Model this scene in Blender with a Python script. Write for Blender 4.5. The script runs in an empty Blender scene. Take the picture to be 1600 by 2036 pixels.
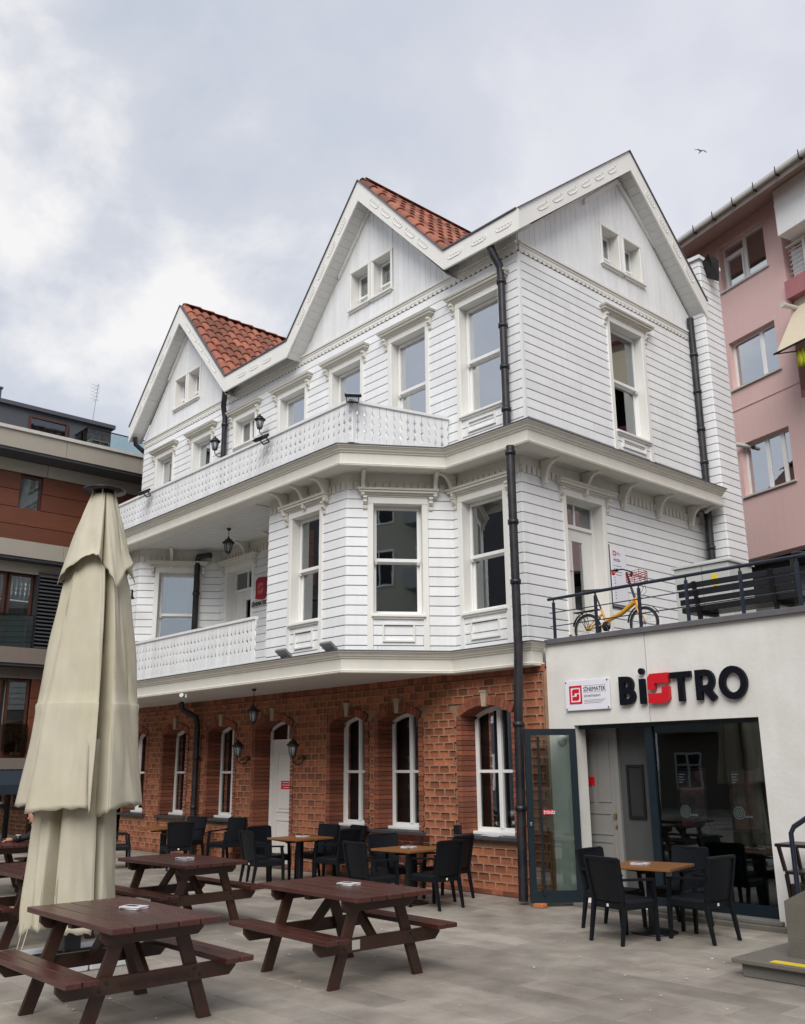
import bpy, bmesh, math, random
from mathutils import Matrix, Vector
random.seed(7)
S = bpy.context.scene
K = 1.18                      # house units -> metres (the building was measured in house units)
CAM = (9.2563, -11.1831, 1.888)

# ------------------------------------------------------------------ camera
cam_d = bpy.data.cameras.new('camera'); cam = bpy.data.objects.new('camera', cam_d)
S.collection.objects.link(cam); S.camera = cam
YAW, PITCH, ROLL = math.radians(137.9775), math.radians(15.261), math.radians(-0.4952)
hx, hy = math.cos(YAW), math.sin(YAW)
r0 = Vector((hy, -hx, 0)); f0 = Vector((math.cos(PITCH)*hx, math.cos(PITCH)*hy, math.sin(PITCH)))
u0 = Vector((-math.sin(PITCH)*hx, -math.sin(PITCH)*hy, math.cos(PITCH)))
cR, sR = math.cos(ROLL), math.sin(ROLL)
rr = r0*cR + u0*sR; uu = r0*(-sR) + u0*cR
mt = Matrix((rr, uu, -f0)).transposed().to_4x4(); mt.translation = CAM
cam.matrix_world = mt
cam_d.sensor_fit = 'HORIZONTAL'; cam_d.sensor_width = 36; cam_d.lens = 41.754
cam_d.clip_start = 0.05; cam_d.clip_end = 2000

# ------------------------------------------------------------------ world, sun, exposure
SUN_AZ, SUN_EL = math.radians(-52), math.radians(43)      # direction towards the (veiled) sun
W = bpy.data.worlds.new('World'); S.world = W; W.use_nodes = True
wn, wl = W.node_tree.nodes, W.node_tree.links
wn.clear()
def N(t, **kw):
    n = wn.new(t)
    for k, v in kw.items(): setattr(n, k, v)
    return n
wout = N('ShaderNodeOutputWorld'); bg = N('ShaderNodeBackground'); bg.inputs['Strength'].default_value = 0.094
sky = N('ShaderNodeTexSky'); sky.sky_type = 'NISHITA'; sky.sun_disc = False
sky.sun_elevation = SUN_EL; sky.sun_rotation = math.radians(90) - SUN_AZ
tc = N('ShaderNodeTexCoord')
mp = N('ShaderNodeMapping'); mp.inputs['Scale'].default_value = (1.0, 1.0, 1.25); wl.new(tc.outputs['Generated'], mp.inputs[0])
n1 = N('ShaderNodeTexNoise'); n1.inputs['Scale'].default_value = 3.6; n1.inputs['Detail'].default_value = 8; n1.inputs['Roughness'].default_value = .55; n1.inputs['Distortion'].default_value = .1
n2 = N('ShaderNodeTexNoise'); n2.inputs['Scale'].default_value = .9; n2.inputs['Detail'].default_value = 3; n2.inputs['Distortion'].default_value = .2
mp.inputs['Location'].default_value = (0.35, 0.2, 0.1)
for n in (n1, n2): wl.new(mp.outputs[0], n.inputs['Vector'])
# broken cloud towards the west (left of the view), smoother cover elsewhere
dt = N('ShaderNodeVectorMath', operation='DOT_PRODUCT'); wl.new(tc.outputs['Generated'], dt.inputs[0]); dt.inputs[1].default_value = (-.93, .08, .36)
ms = N('ShaderNodeMapRange'); wl.new(dt.outputs['Value'], ms.inputs[0])
ms.inputs[1].default_value = .70; ms.inputs[2].default_value = .92; ms.inputs[3].default_value = .22; ms.inputs[4].default_value = 1.0
cr = N('ShaderNodeValToRGB'); e = cr.color_ramp.elements
e[0].position = .36; e[0].color = (3.15/8, 3.4/8, 3.9/8, 1); e[1].position = .60; e[1].color = (5.35/8, 5.25/8, 5.2/8, 1)
m_ = e.new(.49); m_.color = (3.7/8, 3.85/8, 4.2/8, 1)
wl.new(n1.outputs['Fac'], cr.inputs[0])
c2 = N('ShaderNodeValToRGB'); e = c2.color_ramp.elements
e[0].position = .3; e[0].color = (3.3/8, 3.5/8, 4.08/8, 1); e[1].position = .7; e[1].color = (4.15/8, 4.2/8, 4.6/8, 1)
wl.new(n2.outputs['Fac'], c2.inputs[0])
mx = N('ShaderNodeMix', data_type='RGBA'); wl.new(ms.outputs[0], mx.inputs[0]); wl.new(c2.outputs[0], mx.inputs[6]); wl.new(cr.outputs[0], mx.inputs[7])
sc = N('ShaderNodeVectorMath', operation='SCALE'); sc.inputs['Scale'].default_value = 8.0; wl.new(mx.outputs[2], sc.inputs[0])
mz = N('ShaderNodeMix', data_type='RGBA'); mz.inputs[0].default_value = .93; wl.new(sky.outputs[0], mz.inputs[6]); wl.new(sc.outputs[0], mz.inputs[7])
wl.new(mz.outputs[2], bg.inputs['Color']); wl.new(bg.outputs[0], wout.inputs['Surface'])
sd = bpy.data.lights.new('sun', 'SUN'); sd.energy = 1.5; sd.angle = math.radians(42); sd.color = (1, .965, .92)
so = bpy.data.objects.new('sun', sd); S.collection.objects.link(so)
sv = Vector((math.cos(SUN_EL)*math.cos(SUN_AZ), math.cos(SUN_EL)*math.sin(SUN_AZ), math.sin(SUN_EL)))
so.rotation_euler = sv.to_track_quat('Z', 'Y').to_euler(); so.location = sv*30
S.view_settings.view_transform = 'Standard'; S.view_settings.look = 'None'
S.view_settings.gamma = 1; S.view_settings.use_curve_mapping = False; S.view_settings.exposure = 0.97

# ------------------------------------------------------------------ materials
def mat(name, col, rough=.6, var=0.0, nscale=6.0, nvar=.12, bump=0.0, bscale=40, metal=0.0, spec=None,
        streak=0.0, col2=None, c2amt=0.0, c2scale=1.2, stretch=None, coat=0.0, isl=False, emit=None):
    """principled material: noise colour variation, per-object variation, second colour in blotches, vertical weather streaks, bump"""
    m = bpy.data.materials.new(name); m.use_nodes = True
    n, l = m.node_tree.nodes, m.node_tree.links
    b = n['Principled BSDF']
    b.inputs['Roughness'].default_value = rough; b.inputs['Metallic'].default_value = metal
    if spec is not None: b.inputs['Specular IOR Level'].default_value = spec
    if coat: b.inputs['Coat Weight'].default_value = coat; b.inputs['Coat Roughness'].default_value = .25
    geo = n.new('ShaderNodeNewGeometry'); pos = geo.outputs['Position']
    if stretch:
        mp = n.new('ShaderNodeMapping'); mp.inputs['Scale'].default_value = stretch; l.new(pos, mp.inputs[0]); pos = mp.outputs[0]
    rgb = n.new('ShaderNodeRGB'); rgb.outputs[0].default_value = (*col, 1); cur = rgb.outputs[0]
    def mul(cur, facsock, lo, hi):
        mr = n.new('ShaderNodeMapRange'); l.new(facsock, mr.inputs[0]); mr.inputs[3].default_value = lo; mr.inputs[4].default_value = hi
        v = n.new('ShaderNodeVectorMath'); v.operation = 'SCALE'; l.new(cur, v.inputs[0]); l.new(mr.outputs[0], v.inputs['Scale'])
        return v.outputs[0]
    if col2:
        nz = n.new('ShaderNodeTexNoise'); nz.inputs['Scale'].default_value = c2scale; nz.inputs['Detail'].default_value = 6; nz.inputs['Roughness'].default_value = .6
        l.new(pos, nz.inputs['Vector'])
        mr = n.new('ShaderNodeMapRange'); l.new(nz.outputs['Fac'], mr.inputs[0]); mr.inputs[1].default_value = .38; mr.inputs[2].default_value = .68; mr.inputs[3].default_value = 0; mr.inputs[4].default_value = c2amt
        mi = n.new('ShaderNodeMix'); mi.data_type = 'RGBA'; l.new(mr.outputs[0], mi.inputs[0]); l.new(cur, mi.inputs[6]); mi.inputs[7].default_value = (*col2, 1); cur = mi.outputs[2]
    if nvar:
        nz = n.new('ShaderNodeTexNoise'); nz.inputs['Scale'].default_value = nscale; nz.inputs['Detail'].default_value = 5; l.new(pos, nz.inputs['Vector'])
        cur = mul(cur, nz.outputs['Fac'], 1-nvar*1.3, 1+nvar*1.3)
    if streak:
        mp = n.new('ShaderNodeMapping'); mp.inputs['Scale'].default_value = (7, 7, .5); l.new(geo.outputs['Position'], mp.inputs[0])
        nz = n.new('ShaderNodeTexNoise'); nz.inputs['Scale'].default_value = 1.5; nz.inputs['Detail'].default_value = 5; l.new(mp.outputs[0], nz.inputs['Vector'])
        cur = mul(cur, nz.outputs['Fac'], 1-streak, 1+streak*.5)
    if var:
        oi = n.new('ShaderNodeObjectInfo'); sck = oi.outputs['Random']
        if isl:
            ad = n.new('ShaderNodeMath'); ad.operation = 'ADD'; l.new(sck, ad.inputs[0]); l.new(geo.outputs['Random Per Island'], ad.inputs[1])
            fr = n.new('ShaderNodeMath'); fr.operation = 'FRACT'; l.new(ad.outputs[0], fr.inputs[0]); sck = fr.outputs[0]
        cur = mul(cur, sck, 1-var, 1+var)
    l.new(cur, b.inputs['Base Color'])
    if bump:
        nz = n.new('ShaderNodeTexNoise'); nz.inputs['Scale'].default_value = bscale; nz.inputs['Detail'].default_value = 4; l.new(pos, nz.inputs['Vector'])
        bp = n.new('ShaderNodeBump'); bp.inputs['Strength'].default_value = bump; bp.inputs['Distance'].default_value = .01
        l.new(nz.outputs['Fac'], bp.inputs['Height']); l.new(bp.outputs[0], b.inputs['Normal'])
    if emit: b.inputs['Emission Color'].default_value = (*col, 1); b.inputs['Emission Strength'].default_value = emit
    return m
def glass(name, tint, refl, rough=.015, wave=.0):
    m = bpy.data.materials.new(name); m.use_nodes = True
    n, l = m.node_tree.nodes, m.node_tree.links; n.remove(n['Principled BSDF']); out = n['Material Output']
    tr = n.new('ShaderNodeBsdfTransparent'); tr.inputs[0].default_value = (*tint, 1)
    gl = n.new('ShaderNodeBsdfGlossy'); gl.inputs['Roughness'].default_value = rough; gl.inputs['Color'].default_value = (.93, .97, 1, 1)
    fr = n.new('ShaderNodeFresnel'); fr.inputs[0].default_value = 1.5
    mr = n.new('ShaderNodeMapRange'); l.new(fr.outputs[0], mr.inputs[0]); mr.inputs[3].default_value = refl; mr.inputs[4].default_value = 1
    if wave:
        g = n.new('ShaderNodeNewGeometry'); nz = n.new('ShaderNodeTexNoise'); nz.inputs['Scale'].default_value = 2.2; l.new(g.outputs['Position'], nz.inputs['Vector'])
        bp = n.new('ShaderNodeBump'); bp.inputs['Strength'].default_value = wave; bp.inputs['Distance'].default_value = .02; l.new(nz.outputs['Fac'], bp.inputs['Height']); l.new(bp.outputs[0], gl.inputs['Normal'])
    mi = n.new('ShaderNodeMixShader'); l.new(mr.outputs[0], mi.inputs[0]); l.new(tr.outputs[0], mi.inputs[1]); l.new(gl.outputs[0], mi.inputs[2]); l.new(mi.outputs[0], out.inputs['Surface'])
    return m
M = {
 'siding': mat('white_siding_paint', (.82, .835, .845), .42, var=.05, nvar=.04, nscale=2.5, streak=.09, bump=.05, bscale=30, col2=(.66, .65, .60), c2amt=.25, c2scale=.8),
 'trim': mat('white_trim_paint', (.79, .78, .74), .4, nvar=.04, streak=.05, nscale=3, bump=.04),
 'trim2': mat('cream_cornice_paint', (.70, .68, .61), .45, nvar=.06, streak=.08, nscale=3, bump=.05),
 'soffit': mat('soffit_paint', (.66, .66, .64), .5, nvar=.05, nscale=3, bump=.04),
 'sheath': mat('shade_toned_sheathing', (.16, .145, .125), .9, nvar=.2),  # dark colour deepens the shade in the gaps between boards
 'lead': mat('lead_flashing', (.11, .11, .125), .5, nvar=.2, metal=.3),
 'roofing': mat('roof_underlay', (.12, .045, .025), .9, nvar=.2),
 'tile': mat('clay_roof_tile', (.23, .065, .038), .75, var=.42, nvar=.22, nscale=9, bump=.3, bscale=35, isl=True, col2=(.29, .15, .09), c2amt=.5, c2scale=3.5),
 'brick': mat('pressed_brick', (.33, .115, .054), .85, var=.34, nvar=.28, nscale=16, bump=.6, bscale=60, isl=True, col2=(.21, .07, .04), c2amt=.5, c2scale=2.2),
 'quoin': mat('plain_brick', (.25, .08, .04), .85, var=.36, nvar=.25, nscale=16, bump=.5, bscale=60, isl=True, col2=(.17, .065, .05), c2amt=.5, c2scale=2),
 'mortar': mat('tan_mortar', (.36, .205, .13), .95, nvar=.25, nscale=14, bump=.5, bscale=70, col2=(.20, .12, .08), c2amt=.45, c2scale=1.6),
 'key': mat('stone_keystone', (.42, .33, .24), .8, nvar=.2, bump=.3),
 'slate': mat('slate_sill', (.055, .055, .062), .5, nvar=.2, nscale=8, bump=.2),
 'pipe': mat('dark_painted_metal_pipe', (.010, .010, .015), .42, nvar=.3, nscale=12, bump=.1, col2=(.07, .06, .06), c2amt=.35, c2scale=4),
 'pane': glass('window_glass', (.62, .70, .70), .24, wave=.018),
 'paneup': glass('coated_window_glass', (.55, .63, .64), .55, wave=.012),
 'paneshop': glass('shop_glass', (.74, .80, .80), .03, wave=.02),
 'pvc': mat('white_window_frame', (.80, .80, .78), .3, nvar=.02),
 'door': mat('white_door_paint', (.74, .72, .68), .4, nvar=.04),
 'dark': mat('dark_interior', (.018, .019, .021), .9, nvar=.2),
 'curtain': mat('net_curtain', (.62, .64, .64), .9, nvar=.1, stretch=(14, 14, .6), nscale=1.5),
 'stucco': mat('white_stucco', (.77, .765, .73), .85, nvar=.035, nscale=1.6, streak=.06, bump=.25, bscale=18, col2=(.58, .55, .50), c2amt=.55, c2scale=1.1),
 'teal': mat('dark_teal_aluminium', (.006, .015, .022), .4, nvar=.1),
 'pink': mat('pink_stucco', (.72, .495, .46), .9, nvar=.07, nscale=1.2, streak=.06, bump=.25, bscale=20, col2=(.63, .43, .40), c2amt=.6, c2scale=.6),
 'pinkdark': mat('dusky_pink_band', (.42, .17, .18), .9, nvar=.08, streak=.06),
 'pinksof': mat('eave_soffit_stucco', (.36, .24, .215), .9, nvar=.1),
 'tan': mat('tan_cladding_panel', (.36, .325, .27), .55, var=.05, nvar=.05, nscale=1.5, streak=.04),
 'tandark': mat('brown_fascia_panel', (.20, .165, .14), .6, nvar=.08),
 'wood': mat('redwood_cladding', (.145, .042, .018), .55, var=.18, nvar=.3, nscale=3, stretch=(3, .6, 14), bump=.15),
 'woodfr': mat('mahogany_window_frame', (.085, .028, .018), .45, nvar=.2, nscale=8),
 'slategrey': mat('slate_grey_cladding', (.075, .08, .092), .6, nvar=.12, nscale=2),
 'louvre': mat('grey_louvre_metal', (.10, .105, .115), .45, metal=.3, nvar=.1),
 'black': mat('black_lacquered_iron', (.009, .009, .011), .35, nvar=.2),
 'rail': mat('navy_painted_steel', (.012, .018, .034), .3, nvar=.25, nscale=14, bump=.08, coat=.3),
 'chair': mat('black_woven_resin', (.0045, .006, .009), .5, spec=.3, nvar=.25, nscale=30, bump=.25, bscale=90),
 'oak': mat('oiled_oak_top', (.22, .095, .03), .38, nvar=.28, nscale=3, stretch=(2, 22, 6), bump=.08),
 'picnic': mat('maroon_stained_timber', (.056, .014, .011), .30, var=.16, nvar=.32, nscale=3, stretch=(1.6, 26, 20), bump=.22, bscale=4, col2=(.10, .04, .03), c2amt=.5, c2scale=2.2, coat=.15),
 'picnicleg': mat('brown_stained_timber', (.042, .016, .009), .45, var=.15, nvar=.3, nscale=5, bump=.2, bscale=12),
 'canvas': mat('cream_parasol_canvas', (.53, .495, .39), .85, nvar=.07, nscale=5, streak=.14, bump=.45, bscale=7, col2=(.47, .42, .28), c2amt=.5, c2scale=1.3),
 'conc': mat('grey_concrete_step', (.17, .165, .15), .85, nvar=.18, nscale=4, bump=.4, bscale=40, streak=.1, col2=(.08, .08, .075), c2amt=.5, c2scale=2),
 'plinth': mat('tan_concrete_plinth', (.145, .132, .108), .85, nvar=.16, nscale=5, bump=.4, bscale=50, col2=(.09, .085, .07), c2amt=.4, c2scale=3),
 'slab': mat('white_concrete_slab', (.55, .56, .57), .7, nvar=.1, bump=.2),
 'yellow': mat('yellow_tape', (.75, .55, .03), .5, nvar=.08),
 'bikey': mat('yellow_bike_enamel', (.68, .33, .02), .3, nvar=.05, coat=.5),
 'rubber': mat('black_rubber', (.015, .015, .016), .75, nvar=.15),
 'chrome': mat('bare_steel', (.45, .46, .47), .3, metal=.9, nvar=.1),
 'red': mat('red_enamel', (.50, .012, .02), .45, nvar=.05),
 'signred': mat('sign_red', (.60, .006, .016), .42, nvar=.02),
 'signwhite': mat('sign_white', (.78, .78, .84), .35, nvar=.02),
 'signblack': mat('sign_black', (.004, .005, .009), .5, nvar=.05, spec=.2),
 'grey': mat('mid_grey_metal', (.18, .18, .18), .5, nvar=.12),
 'cabinet': mat('pale_grey_cabinet', (.50, .52, .50), .5, nvar=.04, streak=.05),
 'paper': mat('printed_menu_paper', (.62, .60, .62), .4, nvar=.25, nscale=40),
 'awn': mat('cream_awning_cloth', (.62, .54, .40), .8, nvar=.05, streak=.05),
 'cloth': mat('yellow_green_cloth', (.52, .55, .03), .9, nvar=.3, nscale=12),
 'gutter': mat('pale_gutter_metal', (.55, .54, .50), .5, nvar=.1, streak=.1),
 'beige': mat('beige_render', (.42, .40, .34), .9, nvar=.08, streak=.08),
 'greyrender': mat('grey_render', (.30, .31, .31), .9, nvar=.08, streak=.08),
 'skin': mat('skin', (.46, .22, .15), .5, nvar=.06),
 'jacket': mat('black_jacket_cloth', (.012, .013, .018), .85, nvar=.2, bump=.2),
 'hair': mat('dark_hair', (.02, .012, .008), .7, nvar=.3),
 'leaf': mat('dark_glossy_leaf', (.035, .075, .022), .5, var=.3, nvar=.3, isl=True),
 'floor': mat('interior_tile_floor', (.09, .09, .09), .3, nvar=.1),
 'intwall': mat('interior_wall_paint', (.30, .31, .30), .7, nvar=.05),
 'lampglass': mat('frosted_lamp_glass', (.35, .38, .38), .2, nvar=.1),
 'terra': mat('terracotta_block', (.50, .17, .05), .85, nvar=.2, bump=.3),
}

# ------------------------------------------------------------------ helpers
COL = S.collection
class MB:
    """collects polygons (with a material slot each) and links them as one mesh object"""
    def __init__(s): s.v = []; s.f = []; s.mi = []; s.sm = []
    def add(s, vs, fs, mi=0, smooth=False):
        o = len(s.v); s.v += [tuple(p) for p in vs]
        for f in fs: s.f.append([o+i for i in f]); s.mi.append(mi); s.sm.append(smooth)
        return s
    def box(s, x0, x1, y0, y1, z0, z1, mi=0):
        return s.add([(x0,y0,z0),(x1,y0,z0),(x1,y1,z0),(x0,y1,z0),(x0,y0,z1),(x1,y0,z1),(x1,y1,z1),(x0,y1,z1)],
                     [(0,3,2,1),(4,5,6,7),(0,1,5,4),(1,2,6,5),(2,3,7,6),(3,0,4,7)], mi)
    def cbox(s, x0, x1, y0, y1, z0, z1, c=.01, mi=0):
        """box with chamfered vertical and top/bottom edges (as an octagonal-section block)"""
        x0, x1 = min(x0,x1), max(x0,x1); y0, y1 = min(y0,y1), max(y0,y1); z0, z1 = min(z0,z1), max(z0,z1)
        def ring(i, z): return [(x0+i+c,y0+i,z),(x1-i-c,y0+i,z),(x1-i,y0+i+c,z),(x1-i,y1-i-c,z),(x1-i-c,y1-i,z),(x0+i+c,y1-i,z),(x0+i,y1-i-c,z),(x0+i,y0+i+c,z)]
        v = ring(c*.7, z0) + ring(0, z0+c) + ring(0, z1-c) + ring(c*.7, z1)
        f = [tuple(range(7,-1,-1)), tuple(range(24,32))]
        for k in range(3):
            for i in range(8): j = (i+1) % 8; f.append((k*8+i, k*8+j, k*8+8+j, k*8+8+i))
        return s.add(v, f, mi)
    def hexa(s, p, mi=0):   # 8 corners: bottom ring 0-3, top ring 4-7
        return s.add(p, [(0,3,2,1),(4,5,6,7),(0,1,5,4),(1,2,6,5),(2,3,7,6),(3,0,4,7)], mi)
    def prism(s, pts, a, b, axis='y', mi=0, smooth=False):
        """2D outline (p,q) extruded from a to b along axis; axis y: (p,q)->(x,z); axis x: (y,z); axis z: (x,y)"""
        n = len(pts)
        def P(p, q, t): return {'y': (p,t,q), 'x': (t,p,q), 'z': (p,q,t)}[axis]
        v = [P(p,q,a) for p,q in pts] + [P(p,q,b) for p,q in pts]
        s.add(v, [tuple(range(n)), tuple(range(2*n-1, n-1, -1))], mi)
        s.f += []; o = len(s.v) - 2*n
        for i in range(n):
            j = (i+1) % n; s.f.append([o+i, o+n+i, o+n+j, o+j]); s.mi.append(mi); s.sm.append(smooth)
        return s
    def tube(s, path, r, n=8, mi=0, closed=False, caps=True):
        path = [Vector(p) for p in path]; m = len(path); rs = r if isinstance(r, (list, tuple)) else [r]*m
        rings = []; prev = None
        for i, p in enumerate(path):
            if closed: t = (path[(i+1)%m]-path[i-1]).normalized()
            else: t = (path[min(i+1,m-1)]-path[max(i-1,0)]).normalized()
            if prev is None:
                a = Vector((0,0,1)) if abs(t.z) < .9 else Vector((1,0,0)); u = t.cross(a).normalized()
            else: u = (prev - t*prev.dot(t)).normalized()
            prev = u; w = t.cross(u)
            rings.append([p + (u*math.cos(2*math.pi*k/n) + w*math.sin(2*math.pi*k/n))*rs[i] for k in range(n)])
        v = [q for rg in rings for q in rg]; f = []
        for i in range(m if closed else m-1):
            j = (i+1) % m
            for k in range(n): l = (k+1) % n; f.append((i*n+k, i*n+l, j*n+l, j*n+k))
        s.add(v, f, mi, True)
        if caps and not closed: s.add(rings[0]+rings[-1], [tuple(range(n-1,-1,-1)), tuple(range(n, 2*n))], mi)
        return s
    def lathe(s, prof, c=(0,0,0), n=16, mi=0):
        """profile [(r,z)] turned about the z axis"""
        v = []; f = []
        for r, z in prof: v += [(c[0]+r*math.cos(2*math.pi*k/n), c[1]+r*math.sin(2*math.pi*k/n), c[2]+z) for k in range(n)]
        for i in range(len(prof)-1):
            for k in range(n): l = (k+1) % n; f.append((i*n+k, i*n+l, (i+1)*n+l, (i+1)*n+k))
        return s.add(v, f, mi, True)
    def beam(s, a, b, w, h, up=(0,0,1), mi=0):
        """rectangular bar from a to b, w across, h along 'up'"""
        a, b = Vector(a), Vector(b); t = (b-a).normalized(); up = Vector(up); x = t.cross(up).normalized(); y = x.cross(t)
        p = []
        for q in (a, b): p += [q-x*w/2-y*h/2, q+x*w/2-y*h/2, q+x*w/2+y*h/2, q-x*w/2+y*h/2]
        return s.add(p, [(0,3,2,1),(4,5,6,7),(0,1,5,4),(1,2,6,5),(2,3,7,6),(3,0,4,7)], mi)
    def xf(s, M4):
        s.v = [tuple(M4 @ Vector(p)) for p in s.v]; return s
    def mesh(s, name, mats, k=1.0):
        me = bpy.data.meshes.new(name)
        me.from_pydata([(x*k, y*k, z*k) for x,y,z in s.v], [], s.f)
        for mm in (mats if isinstance(mats, (list, tuple)) else [mats]): me.materials.append(mm)
        me.polygons.foreach_set('material_index', s.mi); me.polygons.foreach_set('use_smooth', s.sm)
        b = bmesh.new(); b.from_mesh(me); bmesh.ops.recalc_face_normals(b, faces=b.faces); b.to_mesh(me); b.free(); me.update()
        return me
    def build(s, name, mats, parent=None, k=1.0, loc=(0,0,0), rz=0.0, **tg):
        return link(name, s.mesh(name, mats, k), parent, loc, rz, **tg)
def tag(o, label=None, cat=None, group=None, kind=None):
    if label: o['label'] = label
    if cat: o['category'] = cat
    if group: o['group'] = group
    if kind: o['kind'] = kind
    return o
def link(name, data, parent=None, loc=(0,0,0), rz=0.0, **tg):
    o = bpy.data.objects.new(name, data); COL.objects.link(o); o.location = loc; o.rotation_euler = (0,0,rz)
    if parent: o.parent = parent
    return tag(o, **tg)
def thing(name, loc, rz=0.0, **tg): return link(name, None, None, loc, rz, **tg)
def kids(o): return [c for c in bpy.data.objects if c.parent == o]
CH = {}
def copy_tree(o, parent=None, tree=None):
    if tree is None:
        tree = {}
        for c in bpy.data.objects:
            if c.parent: tree.setdefault(c.parent.name, []).append(c)
    n = o.copy(); COL.objects.link(n); n.parent = parent
    for c in tree.get(o.name, []): copy_tree(c, n, tree)
    return n
class Fr:
    """vertical plane: u along it (to the right seen from outside), second axis inwards, z up (house units)"""
    def __init__(s, x, y, deg): s.o = (x, y); s.a = math.radians(deg); s.c, s.s = math.cos(s.a), math.sin(s.a)
    def w(s, u, d, z): return (s.o[0]+u*s.c-d*s.s, s.o[1]+u*s.s+d*s.c, z)
    def W(s, u, d, z): p = s.w(u, d, z); return (p[0]*K, p[1]*K, p[2]*K)
def put(fr, mb, name, mats, parent, u=0, d=0, z=0, **tg): return mb.build(name, mats, parent, K, fr.W(u, d, z), fr.a, **tg)
MC = {}
BR = random.Random(21)
def pieces(name, lst, mats, parent, limit=300, stuffname=None):
    """lst: (frame, key, mb or function making it, u, d, z, size). The largest in view become parts of their own, the rest one part."""
    C = Vector(CAM)
    sc = []
    for i, (fr, key, mk, u, d, z, size) in enumerate(lst):
        p = Vector(fr.W(u, d, z)); sc.append((-(size*K)/max(.5, (p-C).length), i))
    sc.sort(); ind = set(i for _, i in sc[:limit]); rest = MB()
    for i, (fr, key, mk, u, d, z, size) in enumerate(lst):
        if i in ind:
            if key is not None:
                kk = (name, key)
                if kk not in MC: MC[kk] = mk().mesh(name, mats, K)
                me = MC[kk]
            else: me = mk().mesh(name, mats, K)
            link(name, me, parent, fr.W(u, d, z), fr.a)
        else:
            b = mk(); rest.add([fr.w(u+x, d+y, z+q) for x, y, q in b.v], [])
            o = len(rest.v)-len(b.v)
            for f, mi, sm in zip(b.f, b.mi, b.sm): rest.f.append([o+k for k in f]); rest.mi.append(mi); rest.sm.append(sm)
    if rest.f: rest.build(stuffname or name+'s', mats, parent, K, kind='stuff')
def wallcells(us, zs, holes):
    """rectangles of the grid us x zs that fall outside the holes (u0,u1,z0,z1)"""
    us = sorted(set(us+[h[0] for h in holes]+[h[1] for h in holes])); zs = sorted(set(zs+[h[2] for h in holes]+[h[3] for h in holes]))
    us = [u for u in us if us[0] <= u]; out = []
    for a, b in zip(us, us[1:]):
        run = None
        for c, d in zip(zs, zs[1:]):
            mu, mz = (a+b)/2, (c+d)/2
            solid = not any(h[0] < mu < h[1] and h[2] < mz < h[3] for h in holes)
            if solid: run = (run[0], d) if run else (c, d)
            elif run: out.append((a, b, *run)); run = None
        if run: out.append((a, b, *run))
    return out
def wall(fr, name, m, parent, u0, u1, z0, z1, holes, th=.12, d=0.0):
    b = MB()
    hs = [(max(h[0],u0), min(h[1],u1), max(h[2],z0), min(h[3],z1)) for h in holes]
    for a, c, e, g in wallcells([u0,u1], [z0,z1], hs): b.box(a, c, d, d+th, e, g)
    return put(fr, b, name, m, parent)
def plank_mb(w, h, t=.016, gap=.0105):
    b = MB(); b.add([(0,0,gap),(w,0,gap),(w,-t-.004,gap),(0,-t-.004,gap),(0,-t-.006,gap+.006),(w,-t-.006,gap+.006),(0,-t,h),(w,-t,h),(0,0,h),(w,0,h)],
        [(0,1,2,3),(3,2,5,4),(4,5,7,6),(6,7,9,8),(0,3,4,6,8),(1,9,7,5,2)]); return b
def planks(fr, u0, u1, z0, z1, pitch, holes, out, phase=None, ends=(0,0)):
    z = z0
    n = round((z1-z0)/pitch); pitch = (z1-z0)/n
    for i in range(n):
        z = z0+i*pitch; cuts = sorted((max(h[0],u0), min(h[1],u1)) for h in holes if h[2] < z+pitch*.6 and h[3] > z+pitch*.4 and h[1] > u0 and h[0] < u1)
        a = u0
        segs = []
        for c, d in cuts:
            if c > a+.01: segs.append((a, c))
            a = max(a, d)
        if u1 > a+.01: segs.append((a, u1))
        s2 = []
        for c, d in segs:
            if d-c > 1.5 and BR.random() < .6: m_ = c+(d-c)*BR.uniform(.25, .75); s2 += [(c, m_-.002), (m_+.002, d)]
            else: s2.append((c, d))
        for c, d in s2:
            w = round(d-c, 3); out.append((fr, (w, round(pitch,4)), (lambda w=w, p=pitch: plank_mb(w, p)), c, 0, z, math.sqrt(w*.14)))
def vboards(fr, u0, u1, top, bottom, pitch, holes, out, t=.014, gap=.007):
    """vertical boards between u0 and u1, topped by the function top(u)"""
    n = max(1, round((u1-u0)/pitch)); p = (u1-u0)/n
    for i in range(n):
        a, b = u0+i*p, u0+(i+1)*p; cuts = []
        hs = [h for h in holes if h[0] < b-.01 and h[1] > a+.01]
        segs = [(a, b, bottom, None)]
        if hs:
            h = hs[0]; segs = []
            if h[0] > a+.015: segs.append((a, h[0], bottom, None))
            if h[1] < b-.015: segs.append((h[1], b, bottom, None))
            ma, mb_ = max(a, h[0]), min(b, h[1]); segs += [(ma, mb_, bottom, h[2]), (ma, mb_, h[3], None)]
        for (c, d, zb, zt) in segs:
            ta, tb = (zt, zt) if zt is not None else (top(c), top(d))
            if min(ta, tb) < zb+.02:
                if max(ta, tb) < zb+.02: continue
                ta, tb = max(ta, zb+.005), max(tb, zb+.005)
            def mk(c=c, d=d, zb=zb, ta=ta, tb=tb):
                w = d-c; m = MB(); g = gap/2
                m.hexa([(g,-t,0),(w-g,-t,0),(w,0,0),(0,0,0),(g,-t,ta-zb),(w-g,-t,tb-zb),(w,0,tb-zb),(0,0,ta-zb)]); return m
            out.append((fr, None, mk, c, 0, zb, math.sqrt((d-c)*max(.05,(max(ta,tb)-zb)))))
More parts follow.
